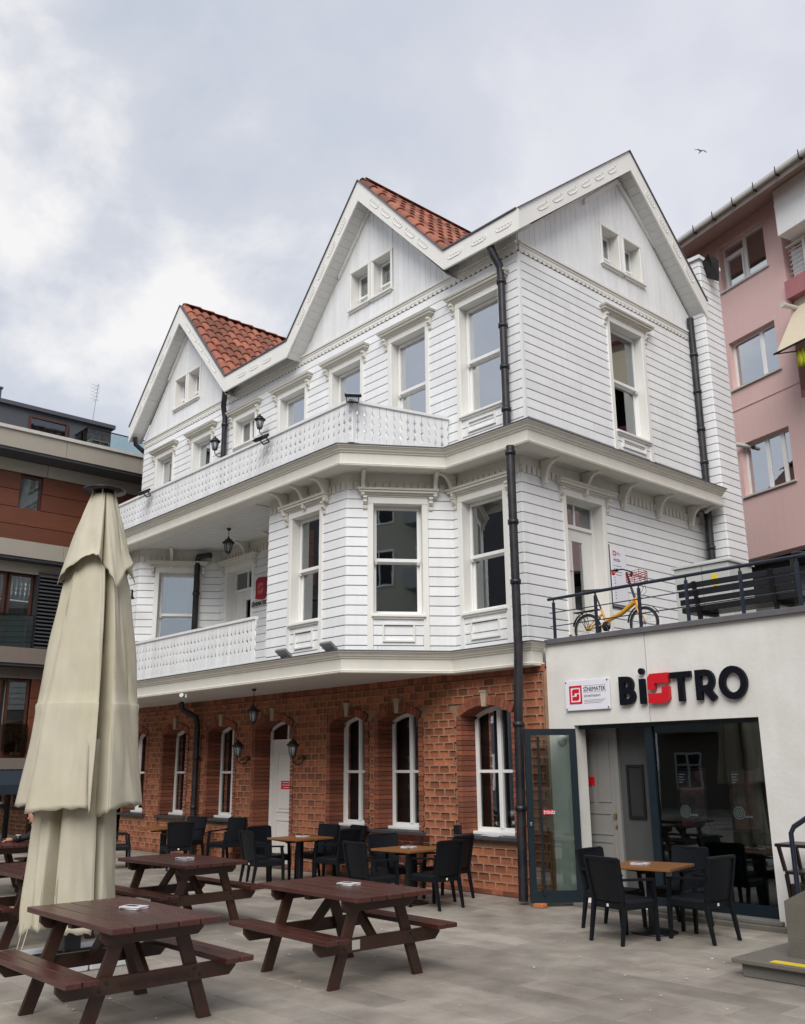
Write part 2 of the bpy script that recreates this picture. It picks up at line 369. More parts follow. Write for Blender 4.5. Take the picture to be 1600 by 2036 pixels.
def sweep(path, prof, mats, name, parent, z=0, caps=True, mi=0, side=1, **tg):
    """profile [(out, z)] swept along the plan path (house units) with mitred corners; 'out' is to the right of travel * side"""
    n = len(path); P = [Vector((p[0], p[1])) for p in path]; off = []
    for i in range(n):
        def nr(a, b): t = (b-a).normalized(); return Vector((t.y, -t.x))*side
        if i == 0: m = nr(P[0], P[1])
        elif i == n-1: m = nr(P[-2], P[-1])
        else:
            a, b = nr(P[i-1], P[i]), nr(P[i], P[i+1]); m = (a+b); m = m/m.dot(a) if m.length > 1e-6 else a
        off.append(m)
    b = MB(); k = len(prof); v = []
    for i in range(n):
        for (o, q) in prof: v.append((P[i].x+off[i].x*o, P[i].y+off[i].y*o, z+q))
    f = []
    for i in range(n-1):
        for j in range(k): l = (j+1) % k; f.append((i*k+j, i*k+l, (i+1)*k+l, (i+1)*k+j))
    f += [tuple(range(k)), tuple(range(n*k-1, (n-1)*k-1, -1))]
    b.add(v, f); return b.build(name, mats, parent, K, **tg)
def text(body, size, m, name, parent, loc, rot, depth=.002, align='LEFT', bold=0.0, sx=1.0):
    cu = bpy.data.curves.new(name, 'FONT'); cu.body = body; cu.size = size; cu.extrude = depth; cu.align_x = align; cu.offset = bold; cu.resolution_u = 3
    o = bpy.data.objects.new(name, cu); COL.objects.link(o); bpy.context.view_layer.update()
    me = bpy.data.meshes.new_from_object(o.evaluated_get(bpy.context.evaluated_depsgraph_get())); me.materials.clear(); me.materials.append(m)
    bpy.data.objects.remove(o); bpy.data.curves.remove(cu)
    t = bpy.data.objects.new(name, me); COL.objects.link(t); t.location = loc; t.rotation_euler = rot; t.scale = (sx, 1, 1)
    if parent: t.parent = parent
    return t

# ------------------------------------------------------------------ ground
g = MB(); g.box(-300, 300, -300, 300, -.5, -.006)
g.build('ground', mat('courtyard_bedding', (.36, .335, .29), .95, nvar=.3, bump=.3, col2=(.05, .047, .04), c2amt=.95, c2scale=.9), kind='structure')
pv = mat('paving_stone', (.355, .32, .27), .6, var=.19, nvar=.30, nscale=3.2, bump=.5, bscale=26, isl=True, col2=(.17, .145, .125), c2amt=.9, c2scale=.6)
paving = thing('pavement', (0, 0, 0), kind='structure')
lst = []; FG = Fr(0, 0, 0)
SW, SH = .78, .36
for j in range(-46, 3):
    for i in range(-26, 12):
        x = i*SW + (j % 3)*SW/3.0; y = j*SH
        if y < -14.5 or (x > 5.2 and y > -3): continue
        if y > -.2 and j != 0: continue
        if y+SH > -.0: continue
        key = ('s', (i*7+j*13) % 5)
        def mk(k=key[1]):
            r = random.Random(k); h = r.uniform(-.0015, .0015); b = MB(); w, d, c = SW/K-.0055, SH/K-.0055, .003
            b.add([(0,0,-.03),(w,0,-.03),(w,d,-.03),(0,d,-.03),(0,0,-.002),(w,0,-.002),(w,d,-.002),(0,d,-.002),(c,c,h),(w-c,c,h),(w-c,d-c,h),(c,d-c,h)],
                  [(0,1,5,4),(1,2,6,5),(2,3,7,6),(3,0,4,7),(4,5,9,8),(5,6,10,9),(6,7,11,10),(7,4,8,11),(8,9,10,11)]); return b
        lst.append((FG, key, mk, x/K, y/K, -.0015, .5))
pieces('paving_slab', lst, pv, paving, 300, 'paving_slabs')
# scattered petals
rnd = random.Random(3); b = MB()
for i in range(150):
    x, y = rnd.uniform(-3, 5), rnd.uniform(-10, -.6); r = rnd.uniform(.008, .02); a = rnd.uniform(0, 6.28)
    p = [(x+r*math.cos(a+k*1.2566)*rnd.uniform(.6,1.1), y+r*math.sin(a+k*1.2566)*rnd.uniform(.6,1.1), .004+rnd.uniform(0,.006)) for k in range(5)]
    b.add(p+[(q[0],q[1],q[2]-.002) for q in p], [(0,1,2,3,4),(9,8,7,6,5)]+[(k,(k+1)%5,5+(k+1)%5,5+k) for k in range(5)])
b.build('petals', mat('fallen_petal', (.6, .55, .5), .8), None, label='tiny pale petals scattered over the grey paving', cat='petals', kind='stuff')

# ------------------------------------------------------------------ the timber house
H = thing('timber_house', (0, 0, 0), label='three-storey white timber-clad house with red tiled gables over a red brick ground floor', cat='house')
FF = Fr(0, 0, 0); SF = Fr(-.09, 0, 90); MS = Fr(-.22, 0, 90)
AR = Fr(-2.45, -1.3, 55.3048)          # angled face of the near bay, 1.581 long
AL = Fr(-8.95, -1.3, 55.3048)          # the same of the far bay
BF = Fr(0, -1.3, 0)
XL, XR = -11.75, -.09
ZE, ZU, ZM = 8.88, 6.02, 3.13
# window openings
UP = [(-1.30,-.49,6.66,8.44),(-2.89,-2.07,6.66,8.42),(-4.5,-3.7,6.66,8.41),(-6.12,-5.32,6.66,8.41),(-7.70,-6.99,7.86,8.42),(-9.40,-8.66,6.66,8.42),(-11.04,-10.32,6.66,8.45)]
CAS = .085
def grow(h, c=CAS, low=None): return (h[0]-c, h[1]+c, (h[2] if low is None else low)-0, h[3]+c)
planks_ = []
wall(FF, 'upper_wall', M['sheath'], H, XL, XR, ZU, ZE, UP, .1)
holesU = [(h[0]-CAS, h[1]+CAS, h[2]-.04, h[3]+.10) for h in UP]
planks(FF, XL, XR, ZU, ZE, .1425, holesU, planks_)
SW_ = [(2.15, 3.03, 6.63, 8.47)]
wall(SF, 'upper_side_wall', M['sheath'], H, 0, 4.75, ZU, ZE, SW_, .1)
planks(SF, 0.0, 4.75, ZU, ZE, .1425, [(2.15-CAS, 3.03+CAS, 6.59, 8.47+.10)], planks_)
# middle storey
DS = (.94, 1.80, 3.34, 5.36)
wall(MS, 'middle_side_wall', M['sheath'], H, 0, 5.0, ZM, 5.78, [DS], .1)
planks(MS, 0, 5.0, 3.10, 5.52, .1425, [(DS[0]-CAS, DS[1]+CAS, DS[2]-.04, DS[3]+.10)], planks_)
MR = (-1.35, -.55, 3.70, 5.33)
wall(FF, 'middle_wall', M['sheath'], H, -1.55, -.22, ZM, 5.78, [MR], .1)
planks(FF, -1.55, -.22, 3.10, 5.52, .1425, [(MR[0]-CAS, MR[1]+CAS, MR[2]-.04, MR[3]+.10)], planks_)
A1 = (.47, 1.19, 3.70, 5.32)           # measured from the wall end: converted to frame u below
a1 = (1.581-1.19, 1.581-.47, 3.70, 5.32)
for fr in (AR, AL):
    wall(fr, 'bay_side_wall', M['sheath'], H, 0, 1.581, ZM, 5.78, [a1], .1)
    planks(fr, 0, 1.581, 3.10, 5.52, .1425, [(a1[0]-CAS, a1[1]+CAS, a1[2]-.04, a1[3]+.10)], planks_)
B1 = (-3.77, -3.06, 3.70, 5.34)
wall(BF, 'bay_front_wall', M['sheath'], H, -4.42, -2.45, ZM, 5.78, [B1], .1)
planks(BF, -4.42, -2.45, 3.10, 5.52, .1425, [(B1[0]-CAS, B1[1]+CAS, B1[2]-.04, B1[3]+.10)], planks_)
B2 = (-10.10, -9.39, 3.70, 5.34)
wall(BF, 'bay_front_wall', M['sheath'], H, -10.40, -8.95, ZM, 5.78, [B2], .1)
planks(BF, -10.40, -8.95, 3.10, 5.52, .1425, [(B2[0]-CAS, B2[1]+CAS, B2[2]-.04, B2[3]+.10)], planks_)
# returns of the bays (seen only from the left) and the porch wall
for x0 in (-4.42, -10.40):
    fr = Fr(x0-.9, 0, -55.3048); wall(fr, 'bay_side_wall', M['sheath'], H, 0, 1.581, ZM, 5.78, [], .1); planks(fr, 0, 1.581, 3.10, 5.52, .1425, [], planks_)
PD = (-7.78, -6.90, 3.16, 5.30)
wall(FF, 'porch_wall', M['sheath'], H, -8.05, -5.32, ZM, 5.78, [PD], .1)
planks(FF, -8.05, -5.32, 3.10, 5.52, .1425, [(PD[0]-CAS, PD[1]+CAS, PD[2]-.04, PD[3]+.10)], planks_)
# stair tower behind the side wall
TW = Fr(-.09, 4.72, 0); TS = Fr(.19, 4.72, 90)
wall(TW, 'tower_wall', M['sheath'], H, 0, .28, ZM, 10.45, [], .1); planks(TW, 0, .28, 3.1, 10.45, .1425, [], planks_)
wall(TS, 'tower_wall', M['sheath'], H, 0, .62, ZM, 10.45, [], .1); planks(TS, 0, .62, 3.1, 10.45, .1425, [], planks_)
b = MB(); b.box(-.6, .17, 4.83, 5.32, ZM, 10.44); b.box(-.65, .24, 4.66, 5.4, 10.45, 10.52); b.build('tower_core', M['siding'], H, K)
pieces('siding_plank', planks_, M['siding'], H, 300, 'far_siding_planks')
# body behind the walls, floors, rear
b = MB(); b.box(-11.7, -.4, 4.6, 4.7, 0, 9.1); b.box(XL, XL+.1, .1, 4.6, 0, 9.1); b.box(-11.6, -.35, .5, 4.5, 3.0, 3.1); b.box(-11.6, -.35, .5, 4.5, 5.85, 5.95)
b.box(-11.6, -.3, .12, 4.5, 8.86, 8.9)
b.box(-11.6, -.5, .62, .66, 6.1, 8.8); b.box(-11.6, -.5, .62, .66, 3.2, 5.8); b.build('rear_wall', M['dark'], H, K)
b = MB()
for fr, L in ((SF, 4.7), (MS, 4.9)): pass
b.box(-.62, -.55, .3, 4.5, 3.1, 8.8); b.build('inner_partition', M['intwall'], H, K)
# corner boards
b = MB()
b.box(-.10, -.064, -.028, .02, ZU, ZE-.0); b.build('corner_board', M['siding'], H, K)

# gable triangles ------------------------------------------------------------
vb = []
def gab(fr, ua, za, ub, zb, uc, hole, nm):
    """ua..uc base, apex ub,zb; base height za"""
    def top(u):
        t = (u-ua)/(ub-ua) if u < ub else (uc-u)/(uc-ub)
        return za + max(0, min(1, t))*(zb-za)
    return top
YO = -.5
def topM(xa, xl, xr, zlow=9.12, zap=11.25):
    def t(u):
        k = (u-xl)/(xa-xl) if u < xa else (xr-u)/(xr-xa)
        return max(8.9, zlow + k*(zap-zlow) - .02) if k > 0 else 8.9
    return t
def frontTop(u):
    z = 9.22
    for xa, xl, xr, za in ((-3.41,-5.50,-1.31,11.30), (-9.78,-11.96,-7.70,11.36)):
        if xl < u < xr: z = max(z if u > -11 else 9.1, 8.95 + (za-8.95)*((u-xl)/(xa-xl) if u < xa else (xr-u)/(xr-xa)))
    return z
GH = [(-3.97,-3.50,9.46,10.16), (-3.38,-2.90,9.46,10.16), (-10.36,-9.90,9.48,10.17), (-9.77,-9.29,9.48,10.17)]
# backing, in narrow strips following the outline
b = MB(); u = XL
edges = sorted(set([XL, XR, -5.50, -1.31, -3.41, -11.6, -9.78, -7.70] + [h[0] for h in GH] + [h[1] for h in GH] + [XL+i*.25 for i in range(47)]))
edges = [q for q in edges if XL <= q <= XR]
for a, c in zip(edges, edges[1:]):
    mu = (a+c)/2; hs = [h for h in GH if h[0] < mu < h[1]]
    tA, tC = frontTop(a+1e-4), frontTop(c-1e-4)
    segs = [(ZE, ZE, tA, tC)]
    if hs: segs = [(ZE, ZE, hs[0][2], hs[0][2]), (hs[0][3], hs[0][3], tA, tC)]
    for z0, z1, z2, z3 in segs: b.hexa([(a,0,z0),(c,0,z1),(c,.1,z1),(a,.1,z0),(a,0,z2),(c,0,z3),(c,.1,z3),(a,.1,z2)])
b.build('gable_wall', M['sheath'], H, K)
vboards(FF, XL, XR, frontTop, 9.05, .131, [(h[0]-.05, h[1]+.05, h[2]-.04, h[3]+.05) for h in GH], vb)
# side gable
YA, ZA = 2.67, 11.36
def sideTop(u): return 8.98 + (ZA-8.98)*(u+.30)/(YA+.30) if u < YA else 9.25 + (ZA-9.25)*(4.80-u)/(4.80-YA)
GS = [(2.12,2.58,9.52,10.20), (2.74,3.20,9.52,10.20)]
b = MB(); edges = sorted(set([0, 4.75, YA] + [h[0] for h in GS] + [h[1] for h in GS] + [i*.3 for i in range(16)]))
for a, c in zip(edges, edges[1:]):
    mu = (a+c)/2; hs = [h for h in GS if h[0] < mu < h[1]]; tA, tC = sideTop(a+1e-4), sideTop(c-1e-4)
    segs = [(ZE, ZE, tA, tC)]
    if hs: segs = [(ZE, ZE, hs[0][2], hs[0][2]), (hs[0][3], hs[0][3], tA, tC)]
    for z0, z1, z2, z3 in segs: b.hexa([(a,0,z0),(c,0,z1),(c,.1,z1),(a,.1,z0),(a,0,z2),(c,0,z3),(c,.1,z3),(a,.1,z2)])
put(SF, b, 'side_gable_wall', M['sheath'], H)
vboards(SF, 0, 4.75, sideTop, 9.05, .131, [(h[0]-.05, h[1]+.05, h[2]-.04, h[3]+.05) for h in GS], vb)
pieces('gable_board', vb, M['siding'], H, 200, 'far_gable_boards')

# scalloped frieze under the gables -----------------------------------------
def frieze(fr, u0, u1):
    b = MB(); b.box(u0, u1, -.034, 0, 8.93, 9.03); b.box(u0, u1, -.06, 0, 9.03, 9.07)
    b.box(u0, u1, -.045, 0, 8.99, 9.005)
    n = round((u1-u0)/.105); p = (u1-u0)/n
    for i in range(n):
        c = u0+(i+.5)*p; r = p*.46
        b.prism([(c+r*math.cos(t), 8.93-r*.95*math.sin(t)) for t in [math.pi*k/6 for k in range(7)]], -.030, -.008, 'y')
    put(fr, b, 'scalloped_frieze', M['trim'], H, kind='stuff')
frieze(FF, XL, XR-.0); frieze(SF, .0, 4.72)

# ------------------------------------------------------------------ windows of the timber storeys
def box_frame(w, h, t, y0, y1, x=0, z=0, mi=0):
    b = MB(); b.box(x, x+t, y0, y1, z, z+h); b.box(x+w-t, x+w, y0, y1, z, z+h); b.box(x+t, x+w-t, y0, y1, z, z+t); b.box(x+t, x+w-t, y0, y1, z+h-t, z+h); return b
def cached(key, fn):
    if key not in MC: MC[key] = fn()
    return MC[key]
def console_mb(x):
    b = MB(); pr = [(0,0),(-.10,0),(-.105,-.03),(-.075,-.05),(-.09,-.085),(-.06,-.115),(-.03,-.125),(-.05,-.155),(-.045,-.185),(-.015,-.20),(0,-.21)]
    b.prism([(p, q) for p, q in pr], x-.027, x+.027, 'x', 0, False); return b
def hood_mb(w, h):
    b = MB()
    for z0, z1, pj, ex in ((.10,.125,.055,.15),(.1255,.15,.085,.18),(.1505,.185,.125,.215),(.1855,.205,.15,.24)):
        b.cbox(-ex, w+ex, -pj, 0, h+z0, h+z1, .006)
    b.box(-.245, w+.245, -.155, 0, h+.206, h+.212); return b
def window(fr, hole, glassm, apron=None, curtain=None, small=False, panes=2, rail=.5, hood=True, zlow=None, sillx=.10, split=False):
    u0, u1, z0, z1 = hole; w, h = round(u1-u0, 3), round(z1-z0, 3); loc = fr.W(u0, 0, z0); D = .15 if not small else .185
    key = (w, h, small, panes, rail, split)
    def P(name, fn, m, k=None): return link(name, cached((name, w, h, small, rail, split, k, m.name), lambda: fn().mesh(name, m, K)), win)
    def sash():
        b = box_frame(w, h, .022, D-.02, D+.06); t = .038 if not small else .03
        zr = h*rail
        if split:
            for a in (0.022, w/2): b2 = box_frame(w/2-.022, h-.044, t, D-.03, D+.02, a, .022); b.add(b2.v, b2.f)
            return b
        b2 = box_frame(w-.044, h-.022-zr+t/2, t, D-.035, D+.01, .022, zr-t/2+.0); b.add(b2.v, b2.f)
        b2 = box_frame(w-.044, zr-.022-t/2+.002, t, D+.012, D+.05, .022, .022); b.add(b2.v, b2.f)
        b.box(.022, w-.022, D-.05, D+.012, zr-t/2-.012, zr+t/2-.003)
        for x in (.03, w-.07): b.prism([(D-.06, zr-t/2-.013), (D-.02, zr-t/2-.013), (D-.02, zr-t/2-.05), (D-.045, zr-t/2-.05)], x, x+.04, 'x')
        return b
    win = link('window', cached(('window',)+key, lambda: sash().mesh('window', M['pvc'], K)), H, loc, fr.a)
    t = .06
    if split:
        P('pane', lambda: MB().box(.06, w/2-.03, D-.006, D-.001, .05, h-.05), glassm, 1); P('pane', lambda: MB().box(w/2+.03, w-.06, D-.006, D-.001, .05, h-.05), glassm, 2)
    else:
        P('pane', lambda: MB().box(.05, w-.05, D-.016, D-.012, h*rail+.02, h-.05), glassm, 1)
        P('pane', lambda: MB().box(.05, w-.05, D+.028, D+.032, .05, h*rail-.02), glassm, 2)
    def reveal():
        b = MB(); b.box(-.012, .003, -.025, D+.07, 0.003, h-.003); b.box(w-.003, w+.012, -.025, D+.07, .003, h-.003); b.box(-.012, w+.012, -.025, D+.07, h-.0029, h+.012); b.box(-.012, w+.012, -.025, D+.07, -.011, .0029); return b
    P('reveal', reveal, M['trim'])
    c = CAS if not small else .045; lo = -.0 if small else ((zlow if zlow is not None else z0-.1) - z0)
    def casing():
        b = MB(); b.cbox(-c, 0, -.036, 0, lo, h, .005); b.cbox(w, w+c, -.036, 0, lo, h, .005); b.cbox(-c, w+c, -.038, 0, h+.0005, h+(.10 if not small else .045), .005); return b
    P('casing', casing, M['trim'], round(lo, 3))
    P('sill', lambda: MB().cbox(-(sillx if small else .03), w+(sillx if small else .03), -.075, .0, -.05, -.012, .006).cbox(-(sillx-.03 if small else .0), w+(sillx-.03 if small else 0), -.052, .0, -.075, -.0505, .004), M['trim'], sillx)
    if hood:
        P('hood', lambda: hood_mb(w, h), M['trim2'])
        for x in (-.125, w+.125):
            P('console', lambda x=x: MB().add([(a, q, r+h+.10) for a, q, r in console_mb(x).v], console_mb(x).f), M['trim2'], round(x, 3))
    if apron:
        a0, a1_ = apron
        def ap():
            b = box_frame(w-.26, a1_-a0, .022, -.045, -.012, .13, a0); return b
        P('apron_panel', ap, M['trim'])
    if curtain:
        P('curtain', lambda: curtain_mb(w, h, D+.16, curtain), M['curtain'], curtain)
    return win
def curtain_mb(w, h, y, spans):
    b = MB()
    for a, c, lo, hi in spans:
        n = max(6, int((c-a)*w/.03)); v = []
        for i in range(n+1):
            x = (a+(c-a)*i/n)*w; yy = y+.014*math.sin(i*1.9)+.008*math.sin(i*.7)
            v += [(x, yy, lo*h), (x, yy, hi*h)]
        b.add(v, [(2*i, 2*i+2, 2*i+3, 2*i+1) for i in range(n)], 0, True)
    return b
full = ((-.1, 1.1, -.05, 1.05),)
for i, h in enumerate(UP):
    if h[2] > 7: window(FF, h, M['pane'], split=True, zlow=h[2], curtain=full)
    else: window(FF, h, M['paneup'], apron=(-.30,-.13) if i == 0 else None, zlow=6.07, curtain=full)
window(SF, SW_[0], M['pane'], apron=(-.26,-.12), zlow=6.07, curtain=((0, .3, 0, .5),))
for hh in GH: window(FF, hh, M['pane'], small=True, rail=.36, hood=False, sillx=.058)
for hh in GS: window(SF, hh, M['pane'], small=True, rail=.36, hood=False, sillx=.078)
window(FF, MR, M['pane'], apron=(-.40,-.14), zlow=3.14, curtain=((-.05, .22, 0, .48),))
window(BF, B1, M['pane'], apron=(-.40,-.14), zlow=3.14, curtain=((-.05, .55, -.05, 1.05),))
window(BF, B2, M['pane'], apron=(-.40,-.14), zlow=3.14)
window(AR, a1, M['pane'], apron=(-.40,-.14), zlow=3.14)
window(AL, a1, M['pane'], apron=(-.40,-.14), zlow=3.14, curtain=((-.05, .75, .45, 1.05),))

# ------------------------------------------------------------------ doors of the timber storeys
def door(fr, hole, name='door', leafm='door'):
    u0, u1, z0, z1 = hole; w, h = u1-u0, z1-z0; loc = fr.W(u0, 0, z0); D = .19; zt = h-.40
    b = box_frame(w, h, .03, D-.03, D+.05); b.box(.03, w-.03, D-.03, D+.04, zt, zt+.05); b.box(w/2-.014, w/2+.014, D-.02, D+.03, zt+.05, h-.03)
    d = link(name, b.mesh('door_frame', M['pvc'], K), H, loc, fr.a)
    def P(n, mb, m): return link(n, mb.mesh(n, m, K), d)
    b = MB(); a, c = .032, w-.032; g0, g1 = w*.42, w*.70
    for x0, x1, q0, q1 in ((a, g0, 0.02, zt), (g1, c, .02, zt), (g0, g1, .02, .42), (g0, g1, zt-.18, zt)): b.box(x0, x1, D, D+.04, q0, q1)
    b.box(w*.34, w*.335, D-.01, D, .02, zt)
    b2 = box_frame(w*.34, .22, .012, D-.008, D, w*.40, .12); b.add(b2.v, b2.f)
    P('leaf', b, M['door'])
    P('glass_strip', MB().box(g0, g1, D+.015, D+.02, .42, zt-.18), M['pane'])
    P('transom_pane', MB().box(.03, w/2-.014, D, D+.004, zt+.05, h-.03), M['pane']); P('transom_pane', MB().box(w/2+.014, w-.03, D, D+.004, zt+.05, h-.03), M['pane'])
    b = MB(); b.lathe([(0,0),(.014,.0),(.014,.02),(0,.02)], n=8).xf(Matrix.Translation((.0, 0, 0))); hb = MB(); hb.box(w*.20, w*.235, D-.012, D, .86, 1.0); hb.beam((w*.215, D-.03, .97), (w*.34, D-.03, .97), .016, .016); hb.box(w*.21, w*.225, D-.03, D-.01, .96, .98)
    P('handle', hb, mat_brass)
    b = MB(); b.box(-.012, .003, -.025, D+.07, 0, h-.003); b.box(w-.003, w+.012, -.025, D+.07, 0, h-.003); b.box(-.012, w+.012, -.025, D+.07, h-.0029, h+.012); P('reveal', b, M['trim'])
    b = MB(); b.cbox(-CAS, 0, -.036, 0, 0, h, .005); b.cbox(w, w+CAS, -.036, 0, 0, h, .005); b.cbox(-CAS, w+CAS, -.038, 0, h+.0005, h+.10, .005); P('casing', b, M['trim'])
    P('hood', hood_mb(w, h), M['trim2'])
    for x in (-.125, w+.125): P('console', MB().add([(a_, q, r+h+.10) for a_, q, r in console_mb(x).v], console_mb(x).f), M['trim2'])
    P('threshold', MB().box(-.02, w+.02, -.06, D, -.06, 0), M['trim'])
    return d
mat_brass = mat('aged_brass', (.35, .22, .07), .35, metal=.8, nvar=.15)
door(MS, DS); door(FF, PD)

# ------------------------------------------------------------------ cornices, decks, ceilings
PU = [(-10.6,-1.76),(-2.10,-1.76),(-1.27,-.46),(.33,-.46),(.33,4.62)]
prU = [(0,0),(0,-.014),(-.022,-.018),(-.026,-.034),(-.045,-.042),(-.050,-.062),(-.075,-.072),(-.078,-.092),(-.098,-.098),(-.098,-.245),(-.078,-.249),(-.070,-.262),(-.078,-.272),(-.070,-.280),(-.078,-.292),(-.32,-.292),(-.32,-.002)]
sweep(PU, prU, M['trim2'], 'upper_cornice', H, 6.045)
sweep(PU, [(.012,.0),(.012,.012),(-.5,.018),(-.5,.004)], M['lead'], 'cornice_flashing', H, 6.045)
PL = [(-10.6,-1.66),(-2.16,-1.66),(-1.33,-.34),(.13,-.34),(.13,-.02)]
sweep(PL, prU, M['trim2'], 'lower_cornice', H, 3.125)
sweep(PL, [(.012,.0),(.012,.012),(-.5,.018),(-.5,.004)], M['lead'], 'cornice_flashing', H, 3.125)
b = MB(); b.prism([(-10.58,-1.5),(-2.25,-1.5),(-1.45,-.2),(.05,-.2),(.05,4.6),(-11.7,4.6),(-11.7,-.03),(-10.58,-.03)], 5.775, 6.03, 'z'); b.build('balcony_deck', M['soffit'], H, K)
b = MB(); b.prism([(-10.58,-1.4),(-2.3,-1.4),(-1.5,-.1),(-.06,-.1),(-.06,2.0),(-11.7,2.0),(-11.7,-.03),(-10.58,-.03)], 2.855, 3.11, 'z'); b.build('porch_deck', M['soffit'], H, K)
# boards of the porch ceiling
lst = []
for i in range(15):
    y = -1.44+i*.096
    lst.append((FF, ('c',), lambda: MB().add([(0,0,0),(3.9,0,0),(3.9,.088,0),(0,.088,0),(0,0,.012),(3.9,0,.012),(3.9,.088,.012),(0,.088,.012)], [(0,3,2,1),(0,1,5,4),(1,2,6,5),(2,3,7,6),(3,0,4,7)]), -8.6, y, 5.762, .3))
pieces('ceiling_board', lst, M['soffit'], H, 40)

# frieze boards with dentils below the upper cornice
dl = []
def dent(fr, u0, u1):
    put(fr, MB().box(u0, u1, -.012, 0, 5.52, 5.775), 'frieze_board', M['trim2'], H)
    n = round((u1-u0)/.108); p = (u1-u0)/n
    for i in range(n): dl.append((fr, ('d',), lambda: MB().cbox(0, .08, -.034, -.0125, 0, .12, .004), u0+i*p+.014, 0, 5.525, .09))
dent(MS, -.012, 4.8); dent(FF, -1.55, -.215); dent(AR, -.006, 1.581); dent(AL, -.006, 1.581); dent(BF, -4.42, -2.445); dent(BF, -10.38, -8.97); dent(FF, -8.03, -5.34)
pieces('dentil', dl, M['trim2'], H, 300)
brp = [(0,0),(-.31,0),(-.31,-.035),(-.285,-.05),(-.24,-.05),(-.19,-.07),(-.14,-.12),(-.105,-.18),(-.085,-.24),(-.08,-.30),(-.075,-.335),(-.03,-.34),(0,-.36)]
bl = [(MS, u) for u in (.42,1.36,2.31,3.27,4.22)] + [(FF,-1.47),(AR,.23),(AR,1.30),(BF,-3.93),(BF,-3.40),(BF,-2.86),(AL,.62),(FF,-7.05),(FF,-6.1),(BF,-9.4),(BF,-9.9)]
pieces('bracket', [(fr, ('b',), lambda: MB().prism(brp, -.027, .027, 'x'), u, -.035, 5.765, .3) for fr, u in bl], M['trim2'], H, 60)

# ------------------------------------------------------------------ balustrades
def baluster(p, hgt):
    g = .004; w2 = p/2-g; pts = []
    lv = []
    for c in (.27, .50, .73): lv += [(c-.115, 0), (c-.06, .2), (c-.045, .2), (c, .62), (c+.045, .2), (c+.06, .2), (c+.115, 0)]
    seq = [(0, 0)] + [(t, q) for t, q in lv] + [(1, 0)]
    seq2 = []
    for t, q in seq:
        if not seq2 or t > seq2[-1][0]: seq2.append((t, q))
    R = [(w2*(1-q*.78), t*hgt) for t, q in seq2]; pts = R + [(-x, z) for x, z in reversed(R)]
    return MB().prism(pts, -.010, .010, 'y')
def balustrade(path, ztop, zbot, pitch, name, group_break=None):
    ls = []
    for (a, c) in zip(path, path[1:]):
        dx, dy = c[0]-a[0], c[1]-a[1]; L = math.hypot(dx, dy); fr = Fr(a[0], a[1], math.degrees(math.atan2(dy, dx)))
        n = round(L/pitch); p = L/n; hh = ztop-zbot-.09
        for i in range(n): ls.append((fr, (round(p, 4), round(hh, 3)), lambda p=p, hh=hh: baluster(p, hh), (i+.5)*p, 0, zbot+.045, p*1.2))
    pieces('baluster_board', ls, M['siding'], H, 300)
    sweep(path, [(.035,0),(.035,-.04),(.025,-.048),(-.03,-.048),(-.04,-.04),(-.04,0)], M['siding'], 'handrail', H, ztop)
    sweep(path, [(.016,0),(.016,-.05),(-.016,-.05),(-.016,0)], M['siding'], 'bottom_rail', H, zbot+.05)
balustrade([(-10.55,-.04),(-10.55,-1.62),(-1.98,-1.62),(-1.58,-.04)], 6.71, 6.065, .120, 'upper')
balustrade([(-10.0,-1.50),(-4.43,-1.50)], 3.88, 3.14, .115, 'lower')
for x, y, z0, z1 in ((-1.98,-1.585,6.065,6.68),(-6.7,-1.585,6.065,6.68),(-6.6,-1.465,3.14,3.85)): MB().cbox(x-.03, x+.03, y-.03+.02, y+.03+.02, z0, z1, .006).build('balustrade_post', M['siding'], H, K)

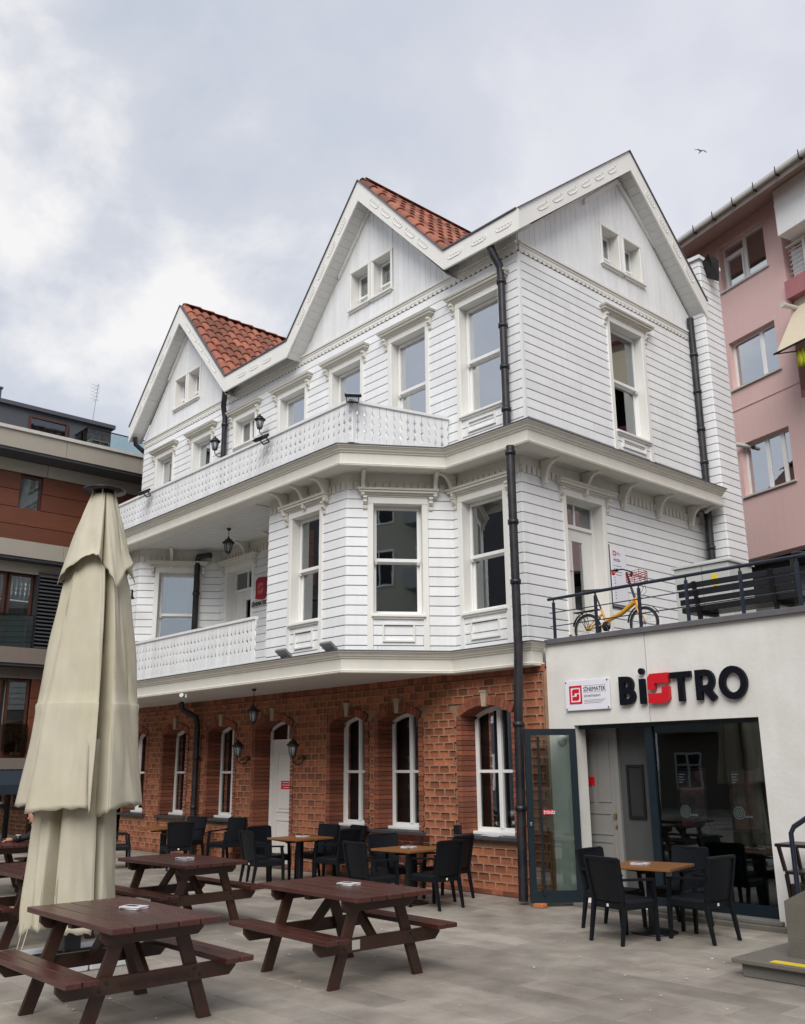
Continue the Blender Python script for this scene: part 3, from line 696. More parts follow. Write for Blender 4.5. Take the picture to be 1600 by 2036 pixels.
# ------------------------------------------------------------------ roof
def roof():
    XA = [(-3.41,-5.50,-1.31,11.67),(-9.78,-11.96,-7.70,11.74)]; ZB = 9.32; YB = -.30; XS = .20
    # bargeboards and fascias
    segs = [(-11.96,9.42,-9.78,11.74),(-9.78,11.74,-7.70,ZB),(-7.70,ZB,-5.50,ZB),(-5.50,ZB,-3.41,11.67),(-3.41,11.67,-1.31,ZB),(-1.31,ZB,XS,ZB)]
    low = {-11.96: 9.03, -9.78: 11.31, -7.70: 8.99, -5.50: 8.99, -3.41: 11.27, -1.31: 9.0, XS: 8.98}
    for x0, z0, x1, z1 in segs:
        f = MB().hexa([(x0+.001,YB-.035,low[x0]),(x1-.001,YB-.035,low[x1]),(x1-.001,YB,low[x1]),(x0+.001,YB,low[x0]),(x0+.001,YB-.035,z0),(x1-.001,YB-.035,z1),(x1-.001,YB,z1),(x0+.001,YB,z0)]).build('bargeboard', M['trim'], H, K)
        carve(f, YB-.035, x0, (low[x0]+z0)/2, x1, (low[x1]+z1)/2)
        ln = math.hypot(x1-x0, z1-z0); nx, nz = (z1-z0)/ln, -(x1-x0)/ln; q = .016
        MB().hexa([(x0,YB-.06,z0+.001),(x1,YB-.06,z1+.001),(x1,YB+.1,z1+.001),(x0,YB+.1,z0+.001),(x0,YB-.06,z0+.022),(x1,YB-.06,z1+.022),(x1,YB+.1,z1+.022),(x0,YB+.1,z0+.022)]).build('metal_edge', M['lead'], H, K)
    # side gable boards (frame coordinates: u = y)
    X0 = XS; SG = Fr(X0, 0, 90)
    for y0, z0, l0, y1, z1, l1 in ((YB-.035,ZB,8.98,YA,11.72,11.35),(YA,11.72,11.35,4.80,9.62,9.27)):
        f = put(SG, MB().hexa([(y0,-.03,l0),(y1,-.03,l1),(y1,.0,l1),(y0,.0,l0),(y0,-.03,z0),(y1,-.03,z1),(y1,0,z1),(y0,0,z0)]), 'bargeboard', M['trim'], H)
        b = MB(); motif(b, y0, (l0+z0)/2, y1, (l1+z1)/2); link('carved_ornament', b.mesh('carved_ornament', M['trim'], K), f, (0, -.03*K, 0), kind='stuff')
        put(SG, MB().hexa([(y0,-.055,z0+.001),(y1,-.055,z1+.001),(y1,.12,z1+.001),(y0,.12,z0+.001),(y0,-.055,z0+.022),(y1,-.055,z1+.022),(y1,.12,z1+.022),(y0,.12,z0+.022)]), 'metal_edge', M['lead'], H)
    # soffit boards
    ls = []
    def sof(fr, xa, za, xb, zb, y0, y1):
        L = math.hypot(xb-xa, zb-za); n = round(L/.145); dx, dz = (xb-xa)/n, (zb-za)/n; g = .05
        for i in range(n):
            def mk(dx=dx, dz=dz): return MB().hexa([(dx*g,y0,dz*g-.012),(dx*(1-g),y0,dz*(1-g)-.012),(dx*(1-g),y1,dz*(1-g)-.012),(dx*g,y1,dz*g-.012),(0,y0,0),(dx,y0,dz),(dx,y1,dz),(0,y1,0)])
            ls.append((fr, (round(dx,3), round(dz,3), y0, y1), mk, xa+i*dx, 0, za+i*dz, .25))
    o = .34
    for x0, z0, x1, z1 in segs:
        if abs(z1-z0) > .1: sof(FF, x0, z0-o, x1, z1-o-.03, YB+.002, -.0)
    sof(SG, YB, ZB-.30, YA, 11.72-.33, .0, XS+.085); sof(SG, YA, 11.72-.33, 4.80, 9.62-.31, 0, XS+.085)
    pieces('soffit_board', ls, M['soffit'], H, 160, 'far_soffit_boards')
    MB().box(-7.7,-5.5,YB+.002,0,9.19,9.2).build('eave_soffit', M['soffit'], H, K); MB().box(-1.3,XS-.002,YB+.002,-.0,9.19,9.2).build('eave_soffit', M['soffit'], H, K)
    # roof planes
    b = MB(); yr, zr = YA, 11.60; ZD = 9.20; XR2 = XS-.01
    def slab(pts):   # sloping quad with thickness
        n = len(pts); b.add([tuple(p) for p in pts]+[(p[0], p[1], p[2]-.08) for p in pts], [tuple(range(n)), tuple(range(2*n-1, n-1, -1))]+[(i, n+i, n+(i+1)%n, (i+1)%n) for i in range(n)])
    slab([(-7.70,YB,ZD),(-5.50,YB,ZD),(-3.41,yr,zr),(-9.78,yr,zr)]); slab([(-1.31,YB,ZD),(XR2,YB,ZD),(XR2,yr,zr),(-3.41,yr,zr)])
    slab([(-12.0,yr-.3,zr-.26),(-11.96,YB,9.40),(-9.78,yr,zr),(-12.0,yr,zr)]); slab([(-12.0,yr,zr),(XR2,yr,zr),(XR2,4.8,9.52),(-12.0,4.8,9.52)])
    for xa, xl, xr, za in XA:
        b.add([(xl,YB,ZB),(xa,YB,za),(xr,YB,ZB),(xa,YA,za),(xl,YB,ZB-.09),(xa,YB,za-.09),(xr,YB,ZB-.09),(xa,YA,za-.09)], [(0,1,3),(1,2,3),(4,7,5),(5,7,6),(0,4,5,1),(1,5,6,2)])
    b.build('roof_deck', M['roofing'], H, K)
    # tiles
    def tile_mb(sv, av, nv, Lt=.37, wt=.205):
        sv, av, nv = Vector(sv), Vector(av), Vector(nv); b = MB(); v = []
        for sl, r, hgt in ((-.04, .082, .02), (Lt-.02, .104, .038), (Lt, .104, .036)):
            for k in range(7):
                a = math.pi*k/6; v.append(sv*sl + av*(r*math.cos(a)) + nv*(hgt-.03+r*.85*math.sin(a)))
        for k in range(7):
            a = math.pi*k/6; r = .084; v.append(sv*Lt + av*(r*math.cos(a)) + nv*(.036-.032+r*.8*math.sin(a)))
        f = []
        for j in range(3):
            for k in range(6): f.append((j*7+k, j*7+k+1, j*7+8+k, j*7+7+k))
        b.add(v, f, 0, True)
        # shallow channel tile between the barrels
        p = [sv*q + av*t + nv*z for q in (-.04, Lt) for t, z in ((.085, .012), (.11, -.004), (.135, .012))]
        b.add(p, [(0,1,4,3),(1,2,5,4)], 0, True)
        return b
    tl = []; F0 = FF
    def field(o, s, a, n, Ls, rng, inside, key):
        s, a, n, o = Vector(s).normalized(), Vector(a).normalized(), Vector(n).normalized(), Vector(o)
        rows = int(Ls/.33); rowh = Ls/rows; r = random.Random(5)
        for i in range(rows):
            for j in range(rng[0], rng[1]):
                p = o + s*(i*rowh) + a*(j*.225+.11) + n*.01
                if inside(p+s*.18):
                    kk = r.randrange(4)
                    def mk(s=s, a=a, n=n, kk=kk):
                        rr_ = random.Random(kk); e = Vector((rr_.uniform(-.012,.012), rr_.uniform(-.012,.012), rr_.uniform(-.008,.008))); return tile_mb(s, a, (n+e), .37+rr_.uniform(-.01,.015))
                    tl.append((F0, (key, kk), mk, p.x, p.y, p.z, .27))
    for q, (xa, xl, xr, za) in enumerate(XA):
        for sgn, xe in ((1, xr), (-1, xl)):
            s = Vector((xe-xa, 0, ZB-za))
            n = Vector((abs(ZB-za)*sgn, 0, abs(xe-xa)))
            def ins(p, xa=xa, xe=xe): k = abs((p.x-xa)/(xe-xa)); return p.y < YA*(1-k)+YB*k+.12 and p.y > YB+.05
            field((xa, YB, za), s, (0, 1, 0), n, s.length, (0, 13), ins, ('g', q, sgn))
    s = Vector((0, YB-YA, ZD-11.60)); n = Vector((0, -(11.60-ZD), YA-YB))
    def insm(p):
        for xa, xl, xr, za in XA:
            if abs(p.x-xa) < (za+.02-p.z)/(za-ZB)*(xr-xl)/2: return False
        return p.x < XS-.12
    s.normalize(); q_ = s*-.10; s = Vector((0, YB-YA, ZD-11.60)); field((-11.9, YA+q_.y, 11.60+q_.z), s, (1, 0, 0), n, s.length, (0, 54), insm, 'm')
    # ridge tiles
    for xa, xl, xr, za in XA:
        for i in range(8):
            p = Vector((xa, YB+.08+i*.35, za+.03)); tl.append((F0, ('rg',), lambda: tile_mb(Vector((0,1,0)), Vector((1,0,0)), Vector((0,0,1)), .38), p.x, p.y, p.z, .3))
    for i in range(35):
        p = Vector((XS-.06-i*.35, YA, 11.625)); tl.append((F0, ('rx',), lambda: tile_mb(Vector((-1,0,0)), Vector((0,1,0)), Vector((0,0,1)), .38), p.x, p.y, p.z, .3))
    pieces('roof_tile', tl, M['tile'], H, 290, 'far_roof_tiles')
def motif(b, xa, za, xb, zb):
    L = math.hypot(xb-xa, zb-za); tx, tz = (xb-xa)/L, (zb-za)/L; nx, nz = -tz, tx; n = max(1, round(L/.46)); p = L/n
    def P(s, t): return (xa+tx*s+nx*t, za+tz*s+nz*t)
    for i in range(n):
        c = (i+.5)*p
        if c < .25 or c > L-.25: continue
        for k in range(4):
            x, z = P(c-.09+k*.06, .02); b.prism([(x-.017,z-.010),(x+.013,z-.013),(x+.020,z+.004),(x+.002,z+.014),(x-.015,z+.010)], -.007, 0, 'y')
        for sg in (-1, 1):
            pts = [P(c+sg*q, t) for q, t in ((.11,-.040),(.145,-.028),(.160,.010),(.145,.040),(.135,.040),(.148,.010),(.136,-.020),(.105,-.031))]
            if sg < 0: pts = pts[::-1]
            b.prism(pts, -.009, 0, 'y')
        pts = [P(c+q, t) for q, t in ((-.10,-.047),(.10,-.047),(.10,-.039),(-.10,-.039))]; b.prism(pts, -.009, 0, 'y')
def carve(f, yb, xa, za, xb, zb):
    b = MB(); motif(b, xa, za, xb, zb); b.v = [(x, y+yb, z) for x, y, z in b.v]; link('carved_ornament', b.mesh('carved_ornament', M['trim'], K), f, kind='stuff')
roof()
# short rake boards against the gable walls
b = MB()
for xa, za in ((-3.41,11.42),(-9.78,11.48)):
    for sg in (-1, 1):
        x1, z1 = xa+sg*.9, za-.9*1.135
        MB().hexa([(xa,-.06,za-.19),(x1,-.06,z1-.19),(x1,-.02,z1-.19),(xa,-.02,za-.19),(xa,-.06,za-.10),(x1,-.06,z1-.10),(x1,-.02,z1-.10),(xa,-.02,za-.10)]).build('rake_trim', M['trim'], H, K)
b = MB()
for sg in (-1, 1):
    y1, z1 = YA+sg*1.0, 11.42-1.0*.83
    put(SF, MB().hexa([(YA,-.06,11.22),(y1,-.06,z1-.20),(y1,-.02,z1-.20),(YA,-.02,11.22),(YA,-.06,11.32),(y1,-.06,z1-.10),(y1,-.02,z1-.10),(YA,-.02,11.32)]), 'rake_trim', M['trim'], H)

# ------------------------------------------------------------------ downpipes
def pipe(name, pts, r=.055, collars=()):
    b = MB(); b.tube(pts, r, 10)
    for i in collars: b.lathe([(r, -.03), (r+.014, -.03), (r+.014, .03), (r, .03)], i, 10)
    return b.build(name, M['pipe'], H, K)
px, py = -.33, -.12
pipe('downpipe', [(px-.06,-.26,9.2),(px-.06,-.26,9.0),(px-.03,-.22,8.85),(px,-.14,8.70),(px,py,8.5),(px,py,6.06)], .058, [(px,py,z) for z in (8.45,7.75,7.1,6.45)])
pipe('downpipe', [(-.03,-.42,5.76),(-.03,-.42,3.0),(-.07,-.42,2.3),(-.11,-.42,.04)], .058, [(-.03,-.42,5.66),(-.03,-.42,4.7),(-.03,-.42,3.9),(-.08,-.42,2.1),(-.095,-.42,1.1)])
pipe('downpipe', [(-7.76,-.26,9.2),(-7.78,-.26,9.0),(-7.95,-.18,8.8),(-7.97,-.12,8.55),(-7.97,-.12,6.06)], .055, [(-7.97,-.12,z) for z in (8.4,7.2)])
q0, q1 = AL.w(1.12, -.09, 0), (-7.95, -.35)
pipe('downpipe', [(q1[0]+.05,q1[1],5.62),(q0[0]+.05,q0[1]-.02,5.62),(q0[0],q0[1],5.55),(q0[0],q0[1],3.13)], .058, [(q0[0],q0[1],4.9),(q0[0],q0[1],4.0)])
pipe('downpipe', [(-8.75,-.35,2.84),(-8.75,-.30,2.7),(-8.5,-.14,2.55),(-8.48,-.12,2.4),(-8.48,-.12,.05)], .055, [(-8.48,-.12,1.8),(-8.48,-.12,.9)])
qx = .02
pipe('downpipe', [(-.0,4.56,9.3),(-.02,4.59,9.0),(-.02,4.60,8.6),(-.02,4.60,6.06)], .062, [(-.02,4.60,z) for z in (8.6,7.9,7.2,6.6)])
pipe('downpipe', [(-.05,4.60,5.80),(-.05,4.60,3.2)], .062, [(-.05,4.60,5.1)])
pipe('downpipe', [(-11.80,-.24,9.15),(-11.80,-.22,8.98),(-11.86,.05,8.85),(-11.86,.3,8.8)], .055)

# ------------------------------------------------------------------ brick ground floor
BW = [(-1.47,-.55,.72,2.28,2.40),(-3.23,-2.35,.72,2.28,2.39),(-4.42,-3.56,.72,2.28,2.39),(-8.20,-7.30,.72,2.27,2.38),(-9.95,-9.05,.72,2.27,2.38),(-11.6,-10.72,.72,2.27,2.38)]
BD = (-6.60,-5.52,.02,2.27,2.41)
ARC = BW+[BD]
def arch(h, u): m = (h[0]+h[1])/2; t = (u-m)/((h[1]-h[0])/2); return h[3] + (h[4]-h[3])*max(0, 1-t*t)
b = MB(); edges = [-11.75, -.42]
ARW = [(h[0]-.03, h[1]+.03, h[2]-.03, h[3]+.03, h[4]+.03) for h in ARC]
for h in ARW: edges += [h[0]+(h[1]-h[0])*k/8 for k in range(9)]
edges = sorted(set(edges))
for a, c in zip(edges, edges[1:]):
    m = (a+c)/2; hs = [h for h in ARW if h[0] < m < h[1]]
    if not hs: b.box(a, c, 0, .12, 0, 2.87)
    else:
        h = hs[0]
        if h[2] > .1: b.box(a, c, 0, .12, 0, h[2]-.02)
        b.hexa([(a,0,arch(h,a)),(c,0,arch(h,c)),(c,.12,arch(h,c)),(a,.12,arch(h,a)),(a,0,2.87),(c,0,2.87),(c,.12,2.87),(a,.12,2.87)])
b.build('brick_floor_wall', M['mortar'], H, K)
b = MB(); b.box(-.42, .065, -.055, .2, 0, 2.80); b.build('corner_pier', M['mortar'], H, K)
def cell(w, h):
    """pressed brick: raised joint frame round a sunk face"""
    b = MB(); j = .011; k = .020; d = -.007
    q = min(.014, w*.2); q2 = q*.8
    def ring(m, mb, mt, q): return [(m+q*.4,mb),(w-m-q*.4,mb),(w-m,mb+q*.4),(w-m,h-mt-q),(w-m-q,h-mt),(m+q,h-mt),(m,h-mt-q),(m,mb+q*.4)]
    o = [(0,0),(w,0),(w,h),(0,h)]; i1 = ring(j, j*.75, j*.85, q); i2 = ring(k, k*.7, k*1.0, q2)
    b.add([(x,-.024,z) for x,z in o]+[(x,-.026,z) for x,z in i1], [(0,1,5,4),(1,6,5),(1,7,6),(1,2,7),(2,8,7),(2,9,8),(2,3,9),(3,10,9),(3,11,10),(3,0,11),(0,4,11)], 1)
    b.add([(x,-.026,z) for x,z in i1]+[(x,d,z) for x,z in i2], [(i,(i+1)%8,8+(i+1)%8,8+i) for i in range(8)]+[tuple(range(8,16))], 0)
    return b
def hitsarc(u0, u1, z0, z1, g=.10):
    for h in ARC:
        if u1 > h[0]-g and u0 < h[1]+g and z1 > h[2]-.07 and z0 < arch(h, min(max((u0+u1)/2, h[0]), h[1]))+g*1.0: return h
    return None
cl = []; CWD, CHT = .2, .1035
for r_ in range(26):
    z0 = .06+r_*CHT; z1 = z0+CHT
    if z1 > 2.77: break
    u = -11.72 - (CWD/2 if r_ % 2 else 0)
    while u < -.43:
        a, c = max(u, -11.72), min(u+CWD, -.425)
        # clip against the window surrounds
        segs = [(a, c)]
        for h in ARC:
            g = .105
            if z1 > h[2]-.04 and z0 < h[3]-.02:
                ns = []
                for s0, s1 in segs:
                    if s1 <= h[0]-g or s0 >= h[1]+g: ns.append((s0, s1))
                    else:
                        if s0 < h[0]-g: ns.append((s0, h[0]-g))
                        if s1 > h[1]+g: ns.append((h[1]+g, s1))
                segs = ns
            elif z0 < h[4]+.10 and z1 > h[3]-.02: segs = [q for q in segs if not (q[1] > h[0]-.06 and q[0] < h[1]+.06 and z0 < arch(h, min(max((q[0]+q[1])/2, h[0]), h[1]))+.085)]
        for s0, s1 in segs:
            w = round(s1-s0, 3)
            if w > .045: cl.append((FF, ('b', w), lambda w=w: cell(w, CHT), s0, 0, z0, math.sqrt(w*.1)))
        u += CWD
for r_ in range(26):
    z0 = .06+r_*CHT
    if z0+CHT > 2.77: break
    off = .06 if r_ % 2 else 0
    for s0, s1 in ((-.42, -.42+.12+off*.9), (-.42+.12+off*.9, .05-.11+off), (.05-.11+off, .065)):
        w = round(s1-s0, 3); cl.append((FF, ('b', w), lambda w=w: cell(w, CHT), s0, -.056, z0, .12))
pieces('brick', cl, [M['brick'], M['mortar']], H, 300, 'far_bricks')
# plain bricks: jambs running back into the wall, arch voussoirs, soldier course, plinth course
ql = []; QH = .067
def qbox(w, d, h): return MB().cbox(0, w-.006, 0, d, .003, h-.003, .004)
for h in BW+[BD]:
    n = int((h[3]-h[2])/QH); qh = (h[3]-h[2])/n
    for i in range(n):
        z = h[2]+i*qh; w = .105 if i % 2 else .092
        ql.append((FF, ('q', w, round(qh,4)), lambda w=w, q=qh: qbox(w, .40, q), h[0]-w, -.034, z, .11))
        ql.append((FF, ('q', w, round(qh,4)), lambda w=w, q=qh: qbox(w, .40, q), h[1]+.002, -.034, z, .11))
    m, hw, rise = (h[0]+h[1])/2, (h[1]-h[0])/2, h[4]-h[3]; R = (hw*hw+rise*rise)/(2*rise); cz = h[4]-R; a0 = math.asin(hw/R)+.02
    nv = 13
    for i in range(nv):
        if i == nv//2: continue
        t0, t1 = -a0+2*a0*i/nv+.004, -a0+2*a0*(i+1)/nv-.004
        def mk(t0=t0, t1=t1, R=R): return MB().prism([(R*math.sin(t0),R*math.cos(t0)),(R*math.sin(t1),R*math.cos(t1)),((R+.115)*math.sin(t1),(R+.115)*math.cos(t1)),((R+.115)*math.sin(t0),(R+.115)*math.cos(t0))], -.04, .36, 'y')
        ql.append((FF, ('v', i, round(R,3), round(a0,3)), mk, m, 0, cz, .1))
    kz = MB().prism([(m-.035,h[4]-.02),(m+.035,h[4]-.02),(m+.055,h[4]+.17),(m-.055,h[4]+.17)], -.06, .05, 'y').prism([(m-.06,h[4]+.1701),(m+.06,h[4]+.1701),(m+.06,h[4]+.195),(m-.06,h[4]+.195)], -.068, .05, 'y'); kz.build('keystone', M['key'], H, K)
n = 112
for i in range(n): ql.append((FF, ('s',), lambda: MB().cbox(0, .096, -.0, .06, 0, .095, .004), -11.73+i*.1012, -.045, 2.765, .1))
for i in range(5): ql.append((FF, ('s',), lambda: MB().cbox(0, .096, -.0, .06, 0, .095, .004), -.42+i*.0975, -.085, 2.765, .12))
for i in range(60):
    ql.append((FF, ('p',), lambda: MB().cbox(0, .183, 0, .04, 0, .055, .004), -11.7+i*.188, -.032, .003, .12))
pieces('plain_brick', ql, M['quoin'], H, 300, 'far_plain_bricks')
# arched windows of the brick floor
def arched_window(h):
    u0, u1, z0, z1, zt = h; w = u1-u0; D = .25; loc = FF.W(u0, 0, z0); hh = z1-z0; rise = zt-z1
    def A(x): t = (x-w/2)/(w/2); return hh + rise*(1-t*t)
    def rim(x0, x1, t, y0, y1, b, zb=0.0):
        n = 8; xs = [x0+(x1-x0)*i/n for i in range(n+1)]
        b.box(x0, x0+t, y0, y1, zb, A(x0+t/2)-t*.4); b.box(x1-t, x1, y0, y1, zb, A(x1-t/2)-t*.4); b.box(x0+t, x1-t, y0, y1, zb, zb+t)
        for a, c in zip(xs, xs[1:]): b.hexa([(a,y0,A(a)-t),(c,y0,A(c)-t),(c,y1,A(c)-t),(a,y1,A(a)-t),(a,y0,A(a)),(c,y0,A(c)),(c,y1,A(c)),(a,y1,A(a))])
        return b
    b = MB(); rim(.0, w, .055, D, D+.05, b, .03); b.box(w/2-.034, w/2+.034, D-.012, D+.05, .08, A(w/2)-.05); b.box(w/2-.012, w/2+.012, D-.022, D-.011, .08, A(w/2)-.05)
    zr = hh*.52; b.box(.055, w-.055, D+.008, D+.04, zr-.02, zr+.02)
    win = link('arched_window', b.mesh('arched_window', M['pvc'], K), H, loc)
    for x0, x1 in ((.05, w/2-.03), (w/2+.03, w-.05)):
        p = MB(); n = 4; xs = [x0+(x1-x0)*i/n for i in range(n+1)]
        for a, c in zip(xs, xs[1:]): p.add([(a,D+.026,.08),(c,D+.026,.08),(c,D+.026,A(c)-.03),(a,D+.026,A(a)-.03)], [(0,1,2,3)])
        link('pane', p.mesh('pane', M['paneshop'], K), win)
    link('inner_sill', MB().cbox(-.0, w, D-.10, D+.0, -.005, .035, .006).mesh('inner_sill', M['pvc'], K), win)
    link('slate_sill', MB().cbox(-.13, w+.13, -.10, D, -.05, -.006, .006).mesh('slate_sill', M['slate'], K), win)
    return win
for h in BW: arched_window(h)
b = MB(); b.box(-11.6, -.45, .42, .5, .0, 2.8); b.build('dark_backing', M['dark'], H, K)
# the white door in the brick wall
u0, u1, z0, z1, zt = BD; D = .30; w = u1-u0
b = MB(); b.box(0, .05, D, D+.05, 0, 2.27); b.box(w-.05, w, D, D+.05, 0, 2.27); b.box(.05, w-.05, D, D+.05, 2.02, 2.065)
n = 8
for i in range(n):
    a, c = w*i/n, w*(i+1)/n; A = lambda x: 2.25+.14*(1-((x-w/2)/(w/2))**2)
    b.hexa([(a,D,A(a)-.05),(c,D,A(c)-.05),(c,D+.05,A(c)-.05),(a,D+.05,A(a)-.05),(a,D,A(a)),(c,D,A(c)),(c,D+.05,A(c)),(a,D+.05,A(a))])
b.box(w/2-.015, w/2+.015, D, D+.04, 2.065, 2.36)
dr = link('entrance_door', b.mesh('entrance_door', M['pvc'], K), H, FF.W(u0, 0, z0))
b = MB(); b.box(.05, w-.05, D+.01, D+.04, 0.0, 2.02)
for za, zb_ in ((.12, .72), (.84, 1.86)): b2 = box_frame(w*.56, zb_-za, .022, D-.008, D+.0095, w*.22, za); b.add(b2.v, b2.f); b.cbox(w*.22+.05, w*.78-.05, D-.004, D+.0095, za+.05, zb_-.05, .01)
link('leaf', b.mesh('leaf', M['door'], K), dr)
link('transom_pane', MB().box(.05, w-.05, D+.02, D+.024, 2.065, 2.36).mesh('transom_pane', M['pane'], K), dr)
b = MB(); b.cbox(w*.80, w*.86, D-.0, D+.012, .86, .92, .004); b.box(w*.64, w*.83, D-.04, D-.025, .885, .905); b.box(w*.815, w*.845, D-.04, D+.01, .88, .91); b.cbox(w*.80, w*.85, D-.0, D+.012, .74, .79, .004); link('handle', b.mesh('handle', M['black'], K), dr)
o = MB().cbox(w*.34, w*.62, D-.006, D+.006, 1.22, 1.36, .002); red_plate = link('red_notice', o.mesh('red_notice', M['signred'], K), dr)
b = MB()
for k, (a, c) in enumerate(((.38,.58),(.37,.59),(.40,.56))): b.box(w*a, w*c, D-.0075, D-.0062, 1.325-k*.04, 1.335-k*.04)
link('notice_lettering', b.mesh('notice_lettering', M['signwhite'], K), dr)
link('door_step', MB().cbox(-.06, w+.06, -.12, D, -.02, .0, .004).mesh('door_step', M['slate'], K), dr)

# ------------------------------------------------------------------ lanterns, floodlights, cameras (metres from here on)
def lantern(name, hang=False):
    """wall or hanging lantern; origin at the lamp body centre"""
    t = thing(name, (0,0,0))
    cage = MB()
    for k in range(6):
        a = k*math.pi/3; cage.tube([(.055*math.cos(a),.055*math.sin(a),-.11),(.098*math.cos(a),.098*math.sin(a),.09)], .007, 5)
    cage.lathe([(.0,-.125),(.058,-.125),(.062,-.108),(.0,-.108)], n=12); cage.lathe([(.0,-.17),(.012,-.16),(.02,-.14),(.01,-.125)], n=8)
    cage.build('cage', M['black'], t)
    MB().lathe([(.0,-.105),(.050,-.105),(.088,.088),(.0,.088)], n=6).build('lamp_glass', M['lampglass'], t)
    MB().lathe([(.13,.085),(.132,.098),(.095,.125),(.07,.165),(.03,.185),(.02,.20),(.012,.23),(.0,.235)], n=12).build('hood', M['black'], t)
    return t
def wall_lantern(p, lab, grp):
    t = lantern('wall_lantern'); t.location = p; tag(t, lab, 'lantern', grp)
    b = MB(); b.tube([(0,.26,-.18),(0,.20,-.26),(0,.08,-.27),(0,.0,-.21),(0,0,-.165)], .011, 6); b.tube([(0,.26,-.10),(0,.16,-.16),(0,.07,-.20),(0,.03,-.23)], .008, 6)
    b.build('scroll_arm', M['black'], t)
    MB().lathe([(.0,0),(.05,0),(.055,.012),(.03,.02),(0,.02)], n=12).xf(Matrix.Translation((0,.285,-.15)) @ Matrix.Rotation(math.pi/2, 4, 'X')).build('wall_plate', M['black'], t)
G1 = 'black lanterns on the balcony walls'
wall_lantern((-8.13*K, -.27, 7.98*K), 'black wall lantern beside the middle downpipe above the upper balcony', G1)
wall_lantern((-6.49*K, -.27, 7.98*K), 'black wall lantern right of the small double window on the top storey', G1)
G2 = 'black lanterns flanking the brick-floor door'
wall_lantern((-6.80*K, -.30, 1.90*K), 'black wall lantern left of the white door in the brick wall', G2)
wall_lantern((-5.13*K, -.30, 1.88*K), 'black wall lantern right of the white door in the brick wall', G2)
def hanging(p, ztop, lab):
    t = lantern('hanging_lantern'); t.location = p; tag(t, lab, 'lantern', 'black hanging lanterns')
    MB().tube([(0,0,.23),(0,0,ztop-p[2]-.02)], .008, 6).build('rod', M['black'], t)
    MB().lathe([(0,ztop-p[2]-.05),(.03,ztop-p[2]-.045),(.05,ztop-p[2]-.005),(0,ztop-p[2]-.004)], n=12).build('ceiling_rose', M['black'], t)
hanging((-6.34*K, -.9*K, 5.42*K), 5.76*K, 'black lantern hanging from the grey ceiling of the first-floor porch')
hanging((-5.35*K, -.9*K, 2.42*K), 2.855*K, 'black lantern hanging under the lower balcony before the brick wall')
def floodlight(p, rz, lab, m='black', tilt=-35, arm=.12):
    t = thing('floodlight', p, rz, label=lab, cat='floodlight', group='small floodlights on the balconies')
    R = Matrix.Rotation(math.radians(tilt), 4, 'X')
    MB().cbox(-.14,.14,-.025,.025,-.10,.10,.008).xf(Matrix.Translation((0,-arm,.03)) @ R).build('housing', M[m], t)
    MB().box(-.12,.12,-.029,-.0255,-.08,.08).xf(Matrix.Translation((0,-arm,.03)) @ R).build('lens', M['lampglass'], t)
    b = MB(); b.beam((-.10,-arm+.03,.03),(-.10,0,-.05),.012,.02); b.beam((.10,-arm+.03,.03),(.10,0,-.05),.012,.02); b.beam((-.10,0,-.05),(.10,0,-.05),.02,.02); b.build('bracket', M[m], t)
    b = MB()
    for k in range(7): b.box(-.12+k*.036,-.112+k*.036,.026,.045,-.08,.08)
    b.xf(Matrix.Translation((0,-arm,.03)) @ R).build('cooling_fins', M[m], t)
zr = 6.70*K
floodlight((-7.95*K, -1.70*K, zr-.10), 0, 'black floodlight clamped to the far left end of the upper balustrade', tilt=-60)
floodlight((-4.0*K, -1.70*K, zr-.10), 0, 'black floodlight on the upper balustrade below the second lantern', tilt=-60)
floodlight((-1.93*K, -1.62*K, zr+.00), math.radians(55), 'black floodlight at the right-hand corner of the upper balustrade', tilt=-62)
floodlight((-3.5*K, -1.60*K, 3.125*K+.07), 0, 'grey floodlight lying on the lower ledge at the end of the balustrade', 'grey', tilt=55, arm=.02)
floodlight((-2.45*K, -1.58*K, 3.125*K+.07), 0, 'grey floodlight lying on the lower ledge below the bay corner', 'grey', tilt=55, arm=.02)
floodlight((-8.6*K, -1.62*K, 4.75*K), math.radians(30), 'dark floodlight at the left end of the porch beside the parasol', tilt=0)
def camera_cctv(p, rz, lab, tilt=-18):
    t = thing('security_camera', p, rz, label=lab, cat='security camera', group='white security cameras on the house')
    R = Matrix.Rotation(math.radians(tilt), 4, 'X')
    b = MB(); b.tube([(0,.0,0),(0,-.20,0)], [.038,.038], 10); b.xf(R).build('body', M['cabinet'], t)
    MB().tube([(0,-.16,.012),(0,-.235,.012)], .043, 10).xf(R).build('sun_hood', M['cabinet'], t); MB().tube([(0,-.2,.0),(0,-.206,.0)], .028, 10).xf(R).build('lens', M['black'], t)
    MB().tube([(0,-.04,0),(0,.03,.05),(0,.03,.12)], .016, 8).build('mount', M['cabinet'], t)
camera_cctv((-6.34*K, -1.60*K, 2.70*K), math.radians(40), 'white security camera hanging below the lower balcony edge')
c_ = camera_cctv((-.0, 4.44*K, 5.68*K), math.radians(75), 'white security camera on the side wall near the rear downpipe')
b = MB(); b.cbox(-.26*K, -.22*K+.03, 4.42*K, 4.56*K, 5.60*K, 5.78*K, .01); tag(b.build('junction_box', M['grey'], None), 'grey junction box behind the camera on the side wall', 'junction box')

